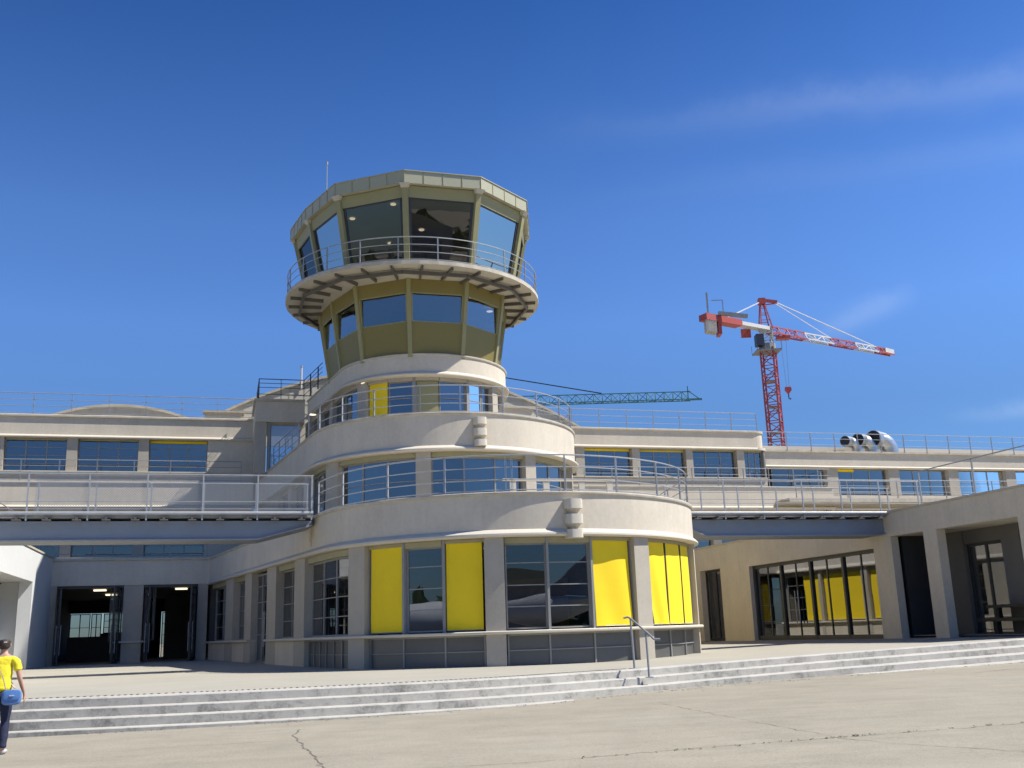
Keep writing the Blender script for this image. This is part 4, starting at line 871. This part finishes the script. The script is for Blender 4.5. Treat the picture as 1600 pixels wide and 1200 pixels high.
# ============================================================ footbridges
def bridge(label,ua,ub,end_in,posts,seed,meshp=False):
    """ua outer end, ub end at the drum"""
    T=Thing('footbridge',label,'footbridge',((ua+ub)/2,11.8,5.2),'footbridges from the round tiers to the side pavilions'); a,b_=min(ua,ub),max(ua,ub); sg=1 if ub>ua else -1
    T.part('deck',MB().box(a,b_,10.9,12.55,5.30,5.38),'galv_dull',smooth=False)
    T.part('edge_tube',MB().tube([(a,12.66,5.42),(b_,12.66,5.42)],.06,10),'galvanised'); T.part('edge_tube',MB().tube([(a,10.82,5.42),(b_,10.82,5.42)],.075,10),'galv_dull')
    L=b_-a; zt_,zb=5.22,4.66; tp=1.7
    # girders: webs tapering to both ends
    for w_ in (12.2,11.2):
        prof_=[(a,zt_),(b_,zt_),(b_,zt_-.12),(b_-tp,zb),(a+tp*.5,zb),(a,zt_-.2)]
        T.part('girder',MB().extr([(x,w_,z) for x,z in prof_],(0,.1,0)),'bridge_blue',smooth=False)
    bt=MB(); 
    for p,q in (((b_,zt_-.12),(b_-tp,zb)),((b_-tp,zb),(a+tp*.5,zb)),((a+tp*.5,zb),(a,zt_-.2))): bt.hexa([(p[0],11.1,p[1]-.05),(q[0],11.1,q[1]-.05),(q[0],12.4,q[1]-.05),(p[0],12.4,p[1]-.05),(p[0],11.1,p[1]-.003),(q[0],11.1,q[1]-.003),(q[0],12.4,q[1]-.003),(p[0],12.4,p[1]-.003)])
    T.part('bottom_flange',bt,'galv_dull',smooth=False)
    x=a+.4
    while x<b_-.2:
        mb=MB(); mb.bar((x,10.8,5.26),(x,12.72,5.26),.07,.08); mb.box(x-.12,x+.12,12.45,12.75,5.20,5.235); T.part('cross_beam',mb,'brown_steel',smooth=False); x+=.83
    for w_,m_ in ((12.66,'galvanised'),(10.82,'galvanised')):
        T.part('top_rail',MB().tube([(a,w_,6.62),(b_,w_,6.62)],.02,6),m_)
        for f in ((.30,) if meshp else (.3,.62)): T.part('rail',MB().tube([(a,w_,5.42+f*1.2),(b_,w_,5.42+f*1.2)],.013,6),m_)
        for u in posts:
            T.part('post',MB().bar((u,w_,5.2),(u,w_,6.62),.035,.045),m_,smooth=False)
    if meshp:
        mb=MB(); h=1.15; z0=5.46; st=.075; k=-h
        a2,b2=max(a,b_-8.2),b_
        while k<(b2-a2):
            for sgn in (1,-1):
                x0,x1=k,k+h; zz0,zz1=(z0,z0+h) if sgn>0 else (z0+h,z0)
                if x0<0: f=(0-x0)/(x1-x0); zz0=zz0+(zz1-zz0)*f; x0=0
                if x1>(b2-a2): f=((b2-a2)-x0)/(x1-x0); zz1=zz0+(zz1-zz0)*f; x1=(b2-a2)
                if x1>x0: mb.bar((a2+x0,12.62,zz0),(a2+x1,12.62,zz1),.009,.009)
            k+=st
        T.part('wire_mesh',mb,'galvanised',smooth=False)
    return T
bridge('steel footbridge with mesh sides crossing in front of the left wing',-17.5,-5.95,1,[-16.05,-14.35,-12.65,-10.98,-9.34,-7.68,-6.0],1,True)
bridge('steel footbridge with bare rails running to the shaded right pavilion',16.8,7.05,1,[7.1,8.56,10.1,11.74,13.35,15.0,16.7],2)
# pale slatted screen on the lowest tier's terrace
T=Thing('terrace_screen','pale low screen of broad posts and white rails on the lowest tier terrace','screen',(1.6,13.6,5.34))
for u in (.35,1.5,2.75,3.75): T.part('post',MB().box(u,u+.2,13.5,13.6,5.34,6.42),'trim_stucco',smooth=False)
for z in (6.38,5.95): T.part('rail',MB().box(.1,4.1,13.48,13.62,z,z+.07),'trim_stucco',smooth=False)

# ============================================================ cranes
def lattice(mb,p,q,wd,n,r,up=Vector((0,0,1)),tri=False,rd=None):
    p=Vector(p); q=Vector(q); d=(q-p).normalized(); x=d.cross(up).normalized(); y=x.cross(d).normalized()
    rd=rd or r*.55
    C=[(-1,-1),(1,-1),(1,1),(-1,1)] if not tri else [(-1,-1),(1,-1),(0,1)]
    cs=[x*(c[0]*wd/2)+y*(c[1]*wd/2) for c in C]
    for c in cs: mb.bar(p+c,q+c,r*2,r*2)
    L=(q-p).length
    for k in range(n):
        a=p+d*(L*k/n); b_=p+d*(L*(k+1)/n)
        for i in range(len(cs)):
            j=(i+1)%len(cs); 
            s,e=(cs[i],cs[j]) if k%2 else (cs[j],cs[i]); mb.bar(a+s,b_+e,rd*2,rd*2)
            mb.bar(a+cs[i],a+cs[j],rd*2,rd*2)
    return mb
def scale_from(P,k): return Vector((P[0]*k,P[1]*k,EYE+(P[2]-EYE)*k))
K=1.5
base=scale_from((20.9,80,0),K); base.z=0; slew=scale_from((20.60,80,23.3),K); apex=scale_from((20.75,80,27.35),K)
T=Thing('tower_crane','red and white tower crane standing behind the right wing','crane',tuple(base),frame=False)
top=Vector((base.x,base.y,slew.z))
T.part('mast',lattice(MB(False),base,top,1.55,30,.085,Vector((.5,1,0)).normalized(),rd=.045),'crane_red',smooth=False)
for k in range(1,8): z=slew.z-3.2*k-1; T.part('mast_platform',MB(False).box(base.x-.6,base.x+.6,base.y-.6,base.y+.6,z,z+.12),'crane_grey',smooth=False)
mb=MB(False); mb.box(base.x-1.6,base.x+1.4,base.y-1.4,base.y+1.4,slew.z-.5,slew.z-.35); mb.tube([(base.x,base.y,slew.z-.4),(base.x,base.y,slew.z+.5)],1.0,14)
for sx_ in (-1.6,-.6,.4,1.4):
    for sy_ in (-1.4,1.4): mb.bar((base.x+sx_,base.y+sy_,slew.z-.4),(base.x+sx_,base.y+sy_,slew.z+.7),.05,.05)
mb.bar((base.x-1.6,base.y-1.4,slew.z+.7),(base.x+1.4,base.y-1.4,slew.z+.7),.05,.05); T.part('slewing_platform',mb,'crane_grey',smooth=False)
cb=T.part('cab',MB(False).box(base.x-1.6,base.x-.7,base.y-1.5,base.y-.3,slew.z+.1,slew.z+1.5),'navy_and_backlit',smooth=False)
T.part('turntable_frame',lattice(MB(False),(base.x,base.y,slew.z+.5),(base.x,base.y,slew.z+2.6),1.2,3,.08,Vector((0,1,0))),'crane_white',smooth=False)
jd=(scale_from((30.96,80,22.75),K)-scale_from((21.0,80,24.6),K)); 
# the jib reaches right and towards the viewer's right; it is level in truth, so depth carries the slope
jr=Vector((base.x+.4,base.y,slew.z+2.4)); jt=None
# level jib: find the distance where the ray to the tip has the root's height
rt=Vector((30.96,80,22.62-EYE)); kk=(jr.z-EYE)/rt.z; jt=Vector((rt.x*kk,rt.y*kk,jr.z))
dj=(jt-jr); segs=[(0,.27,'crane_red'),(.27,.48,'crane_white'),(.48,.68,'crane_red'),(.68,.86,'crane_white'),(.86,1,'crane_red')]
for a,b_,c in segs: T.part('jib_section',lattice(MB(False),jr+dj*a,jr+dj*b_,.95*(1-.25*a),max(3,int(dj.length*(b_-a)/1.3)),.07,tri=True,rd=.04),c,smooth=False)
T.part('jib_nose',MB(False).bar(jt-dj*.075+Vector((0,0,.1)),jt,.7,.6),'crane_white',smooth=False)
apx=Vector((base.x-.2,base.y,apex.z)); mb=MB(False)
for sx_,sy_ in ((-.7,-.7),(.7,-.7),(.7,.7),(-.7,.7)): mb.bar((base.x+sx_,base.y+sy_,slew.z+2.4),tuple(apx+Vector((sx_*.25,sy_*.25,0))),.13,.13)
for k in (.3,.55,.78):
    z=slew.z+2.4+(apex.z-slew.z-2.4)*k; q=.7*(1-.75*k); mb.bar((base.x-q,base.y-q,z),(base.x+q,base.y-q,z),.07,.07); mb.bar((base.x-q,base.y+q,z),(base.x+q,base.y+q,z),.07,.07)
mb.box(apx.x-.4,apx.x+.4,apx.y-.4,apx.y+.4,apx.z-.4,apx.z+.35); mb.bar((apx.x,apx.y,apx.z+.15),(apx.x+1.9,apx.y,apx.z-.15),.35,.35); mb.bar((apx.x,apx.y,apx.z-.5),(apx.x+1.6,apx.y,apx.z-.35),.12,.12); T.part('tower_head',mb,'crane_red',smooth=False)
T.part('tie_bar',MB(False).bar(apx+Vector((1.6,0,-.3)),jr+dj*.47+Vector((0,0,.5)),.07,.07),'crane_white',smooth=False)
T.part('tie_bar',MB(False).bar(apx+Vector((1.6,0,-.1)),jr+dj*.84+Vector((0,0,.5)),.09,.09),'crane_white',smooth=False)
cdv=-dj.normalized(); cj=jr+cdv*10.3; 
T.part('counter_jib',MB(False).bar(jr,jr+cdv*5.2,1.1,.45),'crane_white',smooth=False); T.part('counter_jib',MB(False).bar(jr+cdv*5.2,cj+cdv*.7,1.3,.75),'crane_red',smooth=False)
T.part('tie_bar',MB(False).bar(apx,cj-cdv*3.2+Vector((0,0,.5)),.13,.13),'crane_white',smooth=False)
for k in range(4):
    c=cj+cdv*(.2-k*.42); T.part('counterweight',MB(False).hexa([tuple(c+Vector(v)) for v in ((-.15,-.7,-1.75),(.15,-.7,-1.75),(.15,.7,-1.75),(-.15,.7,-1.75),(-.15,-.7,.45),(.15,-.7,.45),(.15,.7,.45),(-.15,.7,.45))]),'ballast_concrete',smooth=False)
c=cj+cdv*(-1.75); T.part('counterweight',MB(False).box(c.x-.2,c.x+.2,c.y-.8,c.y+.8,c.z-1.9,c.z+.3),'crane_red',smooth=False)
mb=MB(False); c=cj-cdv*.2; mb.bar(c+Vector((0,0,.5)),c+Vector((0,0,3.2)),.07,.2); mb.bar(c+Vector((1.8,0,.5)),c+Vector((1.8,0,2.2)),.09,.09); mb.bar(c+Vector((.5,0,2.2)),c+Vector((1.8,0,2.2)),.09,.09); mb.bar(c+Vector((1.2,0,.6)),c+Vector((4.6,0,.1)),.5,.4); T.part('winch',mb,'crane_grey',smooth=False)
T.part('sign_panel',MB(False).box(base.x-3.3,base.x-2.1,base.y-1.0,base.y-.9,slew.z+1.2,slew.z+2.3),'crane_red',smooth=False)
hk=jr+dj*.10; T.part('hoist_cable',MB(False).bar(hk+Vector((-.35,0,-.5)),hk+Vector((-.15,0,-7.1)),.03,.03).bar(hk+Vector((.35,0,-.5)),hk+Vector((.15,0,-7.1)),.03,.03),'crane_grey',smooth=False)
T.part('trolley',MB(False).box(hk.x-.8,hk.x+.8,hk.y-.5,hk.y+.5,hk.z-.95,hk.z-.55),'crane_red',smooth=False)
mb=MB(False); mb.extr([(hk.x-.35,hk.y-.15,hk.z-7.0),(hk.x+.35,hk.y-.15,hk.z-7.0),(hk.x+.4,hk.y-.15,hk.z-7.4),(hk.x,hk.y-.15,hk.z-7.95),(hk.x-.4,hk.y-.15,hk.z-7.4)],(0,.3,0)); hb=T.part('hook_block',mb,'crane_red',smooth=False)
T.part('hook',MB(False).tube([(hk.x,hk.y,hk.z-7.9),(hk.x,hk.y,hk.z-8.4),(hk.x+.15,hk.y,hk.z-8.55),(hk.x+.25,hk.y,hk.z-8.4)],.07,6),'black_iron',hb)
# green crane: its jib reaches right from behind the tower
gt=Vector((19.75,110,26.35)); gr=Vector((-13.5,110,26.35+.15)); gb=Vector((-13.5,110,0))
T=Thing('tower_crane','green crane whose jib pokes out level behind the second tier','crane',tuple(gb),frame=False)
T.part('mast',lattice(MB(False),gb,gr,1.3,22,.08,Vector((0,1,0))),'crane_green',smooth=False)
T.part('jib',lattice(MB(False),gr,gt,.95,34,.045,tri=True,rd=.028),'crane_green',smooth=False)
T.part('jib_nose',MB(False).bar(gt+Vector((-.3,0,.6)),gt+Vector((.9,0,-.35)),.08,.08).bar(gt+Vector((-.5,0,-.42)),gt+Vector((1.2,0,-.42)),.2,.2).bar(gt+Vector((-.3,0,-.4)),gt+Vector((-.3,0,1.1)),.09,.09),'crane_green',smooth=False)
T.part('tower_head',MB(False).bar(gr,gr+Vector((0,0,5.2)),.5,.5),'crane_green',smooth=False)
T.part('tie_bar',MB(False).bar(gr+Vector((0,0,5.2)),Vector((9.9,110,26.95)),.10,.10),'black_iron',smooth=False)
# ducts on the far roof
for i,(u,r_,lab) in enumerate([(30.7,.36,'smallest, leftmost silver roof duct with a dark round mouth'),(31.75,.44,'middle silver roof duct with a dark round mouth'),(33.0,.56,'largest silver roof duct bending down to the right')]):
    T=Thing('roof_duct',lab,'duct',(u,-11.6,12.0),'silver ducts on the far roof'); zc=12.98+.13*i; w_=-11.9-.1*i
    pts=[(u-.45,w_+.35,zc),(u,w_+.1,zc)]+[(u+.15+r_*1.5*math.sin(rad(a)),w_,zc-r_*1.5*(1-math.cos(rad(a)))) for a in (0,22,45,67,90)]+[(u+.15+r_*1.5,w_,11.95)]
    n_=16; rings=[]
    P=[Vector(p) for p in pts]
    T.part('elbow',MB().tube(pts,r_,18),'duct_aluminium'); 
    d=(P[1]-P[0]).normalized(); x=d.cross(Vector((0,0,1))).normalized(); y=x.cross(d)
    c=P[0]-d*.015; T.part('mouth',MB().extr([tuple(c+x*(r_*.93*math.cos(2*math.pi*k/n_))+y*(r_*.93*math.sin(2*math.pi*k/n_))) for k in range(n_)],tuple(d*.01)),'black_iron',smooth=False)

# ============================================================ handrail on the steps
T=Thing('handrail','short sloping steel handrail with two posts on the steps','handrail',(2.6,24.3,zt(2.38)),frame=False)
z0=.62
T.part('post',MB(False).tube([(2.60,24.3,z0),(2.57,24.3,z0+1.12)],.025,10).box(2.48,2.74,24.2,24.4,z0,z0+.015),'galv_dull')
T.part('post',MB(False).tube([(2.80,23.25,z0-.155),(2.79,23.3,z0+.80)],.025,10).box(2.72,2.88,23.15,23.35,z0-.155,z0-.14),'galv_dull')
T.part('grip_rail',MB(False).tube([(2.42,24.42,1.76),(2.52,24.40,1.78),(2.57,24.3,1.75),(2.86,23.1,1.36),(2.91,22.95,1.28),(3.05,22.95,1.27)],.023,10),'galv_dull')

# ============================================================ person
def skin_mesh(name,chains,sub=2):
    """chains: list of lists of (x,y,z,rx,ry); first vertex of first chain is the root; shared points merge"""
    me=bpy.data.meshes.new(name); vs=[]; es=[]; rs=[]; idx={}
    for ch in chains:
        prev=None
        for (x,y,z,a,b_) in ch:
            k=(round(x,4),round(y,4),round(z,4))
            if k not in idx: idx[k]=len(vs); vs.append((x,y,z)); rs.append((a,b_))
            i=idx[k]
            if prev is not None and prev!=i: es.append((prev,i))
            prev=i
    me.from_pydata(vs,es,[]); o=bpy.data.objects.new(name,me)
    sm_=o.modifiers.new('skin','SKIN'); sm_.use_smooth_shade=True; sm_.branch_smoothing=.6
    lay=me.skin_vertices[0].data if me.skin_vertices else None
    if lay is None:
        bm=bmesh.new(); bm.from_mesh(me); bm.verts.layers.skin.verify(); bm.to_mesh(me); bm.free(); lay=me.skin_vertices[0].data
    for i,(a,b_) in enumerate(rs): lay[i].radius=(a,b_)
    lay[0].use_root=True
    if sub: s_=o.modifiers.new('sub','SUBSURF'); s_.levels=sub; s_.render_levels=sub
    return o
PX,PY=-7.49,15.2; pz=zg(PX)
P_=Thing('person','person seen from behind in yellow T-shirt and dark jeans at the left edge','person',(PX,PY,pz),frame=False,rot=rad(18))
HS=1.60/1.72
def V(ch): return [tuple(v*HS for v in p) for p in ch]
# local: x right, y forward (away), z up ; legs in mid-stride
body=[V([(0,0,.94,.135,.11),(0,.005,1.06,.125,.095),(0,.01,1.2,.14,.10),(0,.015,1.33,.155,.10),(0,.01,1.43,.10,.075),(0,.015,1.49,.052,.052),(0,.025,1.56,.052,.055),(0,.03,1.62,.078,.088),(0,.03,1.70,.074,.085)]),
 V([(0,.01,1.43,.10,.075),(.13,.0,1.405,.062,.062),(.185,-.01,1.37,.055,.055),(.225,-.02,1.24,.045,.045),(.26,-.02,1.10,.038,.038),(.295,.03,.97,.031,.031),(.32,.07,.885,.024,.022),(.33,.085,.83,.032,.018)]),
 V([(0,.01,1.43,.10,.075),(-.13,.0,1.405,.062,.062),(-.185,-.0,1.37,.055,.055),(-.225,.02,1.24,.045,.045),(-.25,.07,1.11,.038,.038),(-.26,.16,1.0,.031,.031),(-.26,.22,.93,.024,.022),(-.26,.25,.88,.032,.018)]),
 V([(0,0,.94,.135,.11),(.085,-.0,.86,.098,.095),(.095,-.02,.70,.082,.082),(.10,-.03,.50,.058,.058),(.10,-.07,.32,.054,.056),(.10,-.12,.12,.036,.038),(.10,-.11,.055,.04,.04),(.11,.0,.035,.042,.03),(.115,.07,.03,.036,.022)]),
 V([(0,0,.94,.135,.11),(-.085,.03,.86,.098,.095),(-.095,.13,.70,.082,.082),(-.10,.22,.50,.058,.058),(-.10,.24,.32,.054,.056),(-.10,.26,.12,.036,.038),(-.10,.26,.055,.04,.04),(-.11,.36,.035,.042,.03),(-.115,.43,.03,.036,.022)])]
# fingers
def fingers(hx,hy,hz,sx):
    out=[]
    for k in range(4):
        oy=(-.026+.0175*k); L=[.072,.082,.078,.062][3-k]
        out.append(V([(hx,hy,hz,.032,.018),(hx+.002*sx,hy+oy,hz-.035,.0095,.0095),(hx+.004*sx,hy+oy*1.15,hz-.035-L*.5,.0085,.0085),(hx-.010*sx,hy+oy*1.15+.004,hz-.035-L,.007,.007)]))
    out.append(V([(hx,hy,hz,.032,.018),(hx-.008*sx,hy+.035,hz-.01,.011,.011),(hx-.014*sx,hy+.048,hz-.045,.0085,.0085)]))
    return out
bo=skin_mesh('body',body+fingers(.33,.085,.83,1)+fingers(-.26,.25,.88,-1),2); bo.data.materials.append(M['skin']); link(bo,P_.o)
# shirt over the torso, short sleeves
sh_=skin_mesh('tshirt',[V([(0,0,.90,.168,.135),(0,0,.98,.16,.13),(0,.005,1.08,.15,.118),(0,.01,1.2,.162,.122),(0,.015,1.33,.178,.118),(0,.01,1.425,.12,.09),(0,.012,1.462,.075,.07)]),
 V([(0,.01,1.425,.12,.09),(.13,.0,1.405,.070,.072),(.185,-.01,1.365,.062,.066),(.216,-.02,1.27,.060,.064),(.226,-.02,1.21,.062,.066)]),
 V([(0,.01,1.425,.12,.09),(-.13,.0,1.41,.078,.078),(-.19,-.0,1.365,.072,.072),(-.222,.015,1.27,.068,.07),(-.232,.03,1.215,.068,.072)])],2); tx=bpy.data.textures.new('folds','CLOUDS'); tx.noise_scale=.11; dm=sh_.modifiers.new('folds','DISPLACE'); dm.texture=tx; dm.strength=.030; dm.mid_level=.5; sh_.data.materials.append(M['tshirt_yellow']); link(sh_,P_.o)
je=skin_mesh('jeans',[V([(0,0,.95,.155,.125),(.085,-.0,.86,.112,.112),(.095,-.02,.70,.094,.096),(.10,-.03,.50,.070,.072),(.10,-.07,.32,.066,.070),(.10,-.12,.12,.056,.060),(.10,-.125,.09,.058,.062)]),
 V([(0,0,.95,.155,.125),(-.085,.03,.86,.112,.112),(-.095,.13,.70,.094,.096),(-.10,.22,.50,.070,.072),(-.10,.24,.32,.066,.070),(-.10,.26,.12,.056,.060),(-.10,.26,.09,.058,.062)])],2); dm=je.modifiers.new('folds','DISPLACE'); dm.texture=tx; dm.strength=.018; je.data.materials.append(M['jeans_navy']); link(je,P_.o)
ha=skin_mesh('hair',[V([(0,.02,1.70,.092,.102),(0,.01,1.64,.098,.10),(0,-.015,1.585,.085,.08),(0,-.02,1.545,.06,.05)]),V([(0,.02,1.65,.088,.095),(.02,-.075,1.68,.045,.04),(.025,-.10,1.70,.03,.03)])],2); tx2=bpy.data.textures.new('strands','CLOUDS'); tx2.noise_scale=.03; dm=ha.modifiers.new('strands','DISPLACE'); dm.texture=tx2; dm.strength=.014; ha.data.materials.append(M['hair']); link(ha,P_.o)
cl_=MB(False).box(PX+.005,PX+.045,PY-.115,PY-.10,pz+1.535,pz+1.55); o=build('hair_clip',cl_,'crane_white',(PX,PY,pz),False); link(o,P_.o)
for sx_,y0 in ((.1,-.11),(-.1,.26)):
    s_=skin_mesh('shoe',[V([(sx_,y0-.03,.05,.048,.045),(sx_+.01*(1 if sx_>0 else -1),y0+.08,.045,.052,.038),(sx_+.015*(1 if sx_>0 else -1),y0+.18,.035,.045,.028)])],2); s_.data.materials.append(M['shoe_grey']); link(s_,P_.o)
# face (hidden from this side): nose, ears, mouth
def ball(mb,c,r,n=8):
    rings=[]
    for i in range(1,n): 
        ph=math.pi*i/n; rings.append([(c[0]+r[0]*math.sin(ph)*math.cos(2*math.pi*k/10),c[1]+r[1]*math.sin(ph)*math.sin(2*math.pi*k/10),c[2]+r[2]*math.cos(ph)) for k in range(10)])
    return mb.sweep(rings)
fc=MB(False); ball(fc,(PX,PY+.118,pz+1.50),(.011,.016,.018)); ball(fc,(PX+.078,PY+.02,pz+1.50),(.008,.02,.03)); ball(fc,(PX-.078,PY+.02,pz+1.50),(.008,.02,.03)); o=build('face_features',fc,'skin',(PX,PY,pz),False); link(o,P_.o)
ey=MB(False); ball(ey,(PX+.028,PY+.105,pz+1.525),(.010,.006,.006)); ball(ey,(PX-.028,PY+.105,pz+1.525),(.010,.006,.006)); o=build('eyes',ey,'hair',(PX,PY,pz),False); link(o,P_.o)
# shoulder bag
bx_,by_,bz_=PX+.225,PY-.13,pz+.775
T=Thing('shoulder_bag','small blue rounded shoulder bag hanging at the hip of the person in yellow','bag',(bx_,by_,bz_),frame=False,rot=rad(18))
def rbox(mb,c,h,e=.5,n=20,layers=((-1,.82),(-.7,1),(.7,1),(1,.82))):
    rings=[]
    for yy,s_ in layers: rings.append([(c[0]+h[0]*s_*math.copysign(abs(math.cos(2*math.pi*k/n))**e,math.cos(2*math.pi*k/n)),c[1]+h[1]*yy,c[2]+h[2]*s_*math.copysign(abs(math.sin(2*math.pi*k/n))**e,math.sin(2*math.pi*k/n))) for k in range(n)])
    return mb.sweep(rings)
T.part('pouch',rbox(MB(False),(bx_,by_,bz_),(.125,.055,.105)),'bag_blue'); T.part('flap',rbox(MB(False),(bx_+.01,by_-.055,bz_+.03),(.11,.015,.07)),'bag_blue')
T.part('buckle',MB(False).box(bx_-.02,bx_+.04,by_-.085,by_-.068,bz_+.02,bz_+.03),'crane_white')
mb=MB(False)
pts=[(bx_-.08,by_,bz_+.1),(bx_-.13,by_-.03,bz_+.29),(bx_-.22,by_-.035,bz_+.47),(bx_-.30,by_-.01,bz_+.60),(bx_-.33,by_+.12,bz_+.64),(bx_-.28,by_+.25,bz_+.5),(bx_-.1,by_+.24,bz_+.25),(bx_+.02,by_+.12,bz_+.12)]
for i in range(len(pts)-1): mb.bar(pts[i],pts[i+1],.035,.008)
T.part('strap',mb,'strap_tan',smooth=False)

# ============================================================ behind the viewer: what the glass mirrors
H_=Thing('hangar','long grey aircraft hangar across the apron, seen only as a reflection','hangar',(0,-210,0),frame=False)
H_.part('wall',MB(False).box(-130,130,-235,-210,0,13),'hangar_grey',smooth=False); n=30
arc=[(-130+260*k/n,13+5*math.sin(math.pi*(k/n*5%1))) for k in range(n+1)]
H_.part('roof',MB(False).extr([(x,-210,z) for x,z in [(-130,12.9)]+arc+[(130,12.9)]],(0,-25,0)),'zinc_fascia',smooth=False)
for k in range(6): H_.part('door',MB(False).box(-120+42*k,-88+42*k,-209.9,-209.6,0,10.5),'hangar_grey' if k%2 else 'bridge_blue',smooth=False)
for AX,alab in ((46,'white airliner parked across the apron to the right, seen only mirrored'),(-74,'white airliner parked across the apron to the left, seen only mirrored')):
    A=Thing('airliner',alab,'airliner',(0,-62,0),frame=False); A.o.location=(AX,-62,0); A.o.rotation_euler=(0,0,rad(AX*.4))
    fu=[(-30,.3,4.6),(-27,1.2,4.2),(-24,1.9,4.0),(-20,2.3,3.9),(14,2.3,3.9),(22,1.6,4.3),(30,.4,5.4)]
    rings=[[(x,-62+r*math.cos(2*math.pi*k/20),z+r*math.sin(2*math.pi*k/20)) for k in range(20)] for x,r,z in fu]
    A.part('fuselage',MB(False).sweep(rings),'aircraft_white')
    for sg in (1,-1): A.part('wing',MB(False).hexa([(-6,-62+2*sg,3.2),(3,-62+2*sg,3.2),(10,-62+24*sg,4.6),(7,-62+24*sg,4.6),(-6,-62+2*sg,3.7),(3,-62+2*sg,3.5),(10,-62+24*sg,4.8),(7,-62+24*sg,4.8)]),'aircraft_white',smooth=False)
    for sg in (1,-1): 
        A.part('engine',MB(False).tube([(-6,-62+8*sg,2.6),(-2,-62+8*sg,2.6)],1.1,14,.8),'panel_grey')
        A.part('tailplane',MB(False).hexa([(23,-62+1*sg,5),(28,-62+1*sg,5),(30,-62+8*sg,5.6),(28,-62+8*sg,5.6),(23,-62+1*sg,5.3),(28,-62+1*sg,5.2),(30,-62+8*sg,5.7),(28,-62+8*sg,5.7)]),'aircraft_white',smooth=False)
    A.part('fin',MB(False).extr([(20,-62.2,6),(28,-62.2,6),(31,-62.2,12.5),(28,-62.2,12.5)],(0,.4,0)),'bridge_blue',smooth=False)
    for p in ((-22,-62),(0,-48),(0,-42)): A.part('landing_gear',MB(False).tube([(p[0],p[1],.45),(p[0],p[1],2.4)],.15,8).tube([(p[0],p[1]-.5,.5),(p[0],p[1]+.5,.5)],.5,14),'black_iron')
mat('asphalt',(.05,.05,.052),.9,noise=(.3,.2)); mat('marking_paint',(.7,.7,.68),.7,noise=(2,.1)); mat('dry_grass',(.11,.12,.045),.95,noise=(.2,.3)); mat('tree_green',(.045,.07,.025),.95,noise=(.3,.3))
structure('taxiway',MB(False).add([(-160,-200,.155),(160,-200,.155),(160,-14,.155),(-160,-14,.155)],[(0,1,2,3)]),'asphalt')
for y in (-30,-52,-90): structure('taxiway_marking',MB(False).add([(-160,y+40*.3,.162),(160,y-40*.3,.162),(160,y-40*.3+.4,.162),(-160,y+40*.3+.4,.162)],[(0,1,2,3)]),'marking_paint')
rnd=random.Random(3); mb=MB(False)  # tree belt added out of view to darken the horizon the glass mirrors
for k in range(150):
    a=math.pi*(.92+1.16*k/150); r_=330+rnd.random()*60; x,y=r_*math.cos(a),r_*math.sin(a); h=9+rnd.random()*9; q=8+rnd.random()*6
    for j in range(26):
        c=Vector((x+rnd.gauss(0,q*.5),y+rnd.gauss(0,q*.5),h*(.15+.8*rnd.random()))); e=1.5+rnd.random()*2.6; v=[c+Vector((rnd.gauss(0,e),rnd.gauss(0,e),rnd.gauss(0,e))) for _ in range(4)]
        mb.add([tuple(p) for p in v],[(0,1,2),(0,2,3),(0,3,1),(1,2,3)])
o=build('added_far_woods',mb,'tree_green',frame=False,smooth=False); link(o); o['kind']='stuff'; o['label']='added belt of unseen far trees, darkening the bright horizon in reflections'; o['category']='woods'
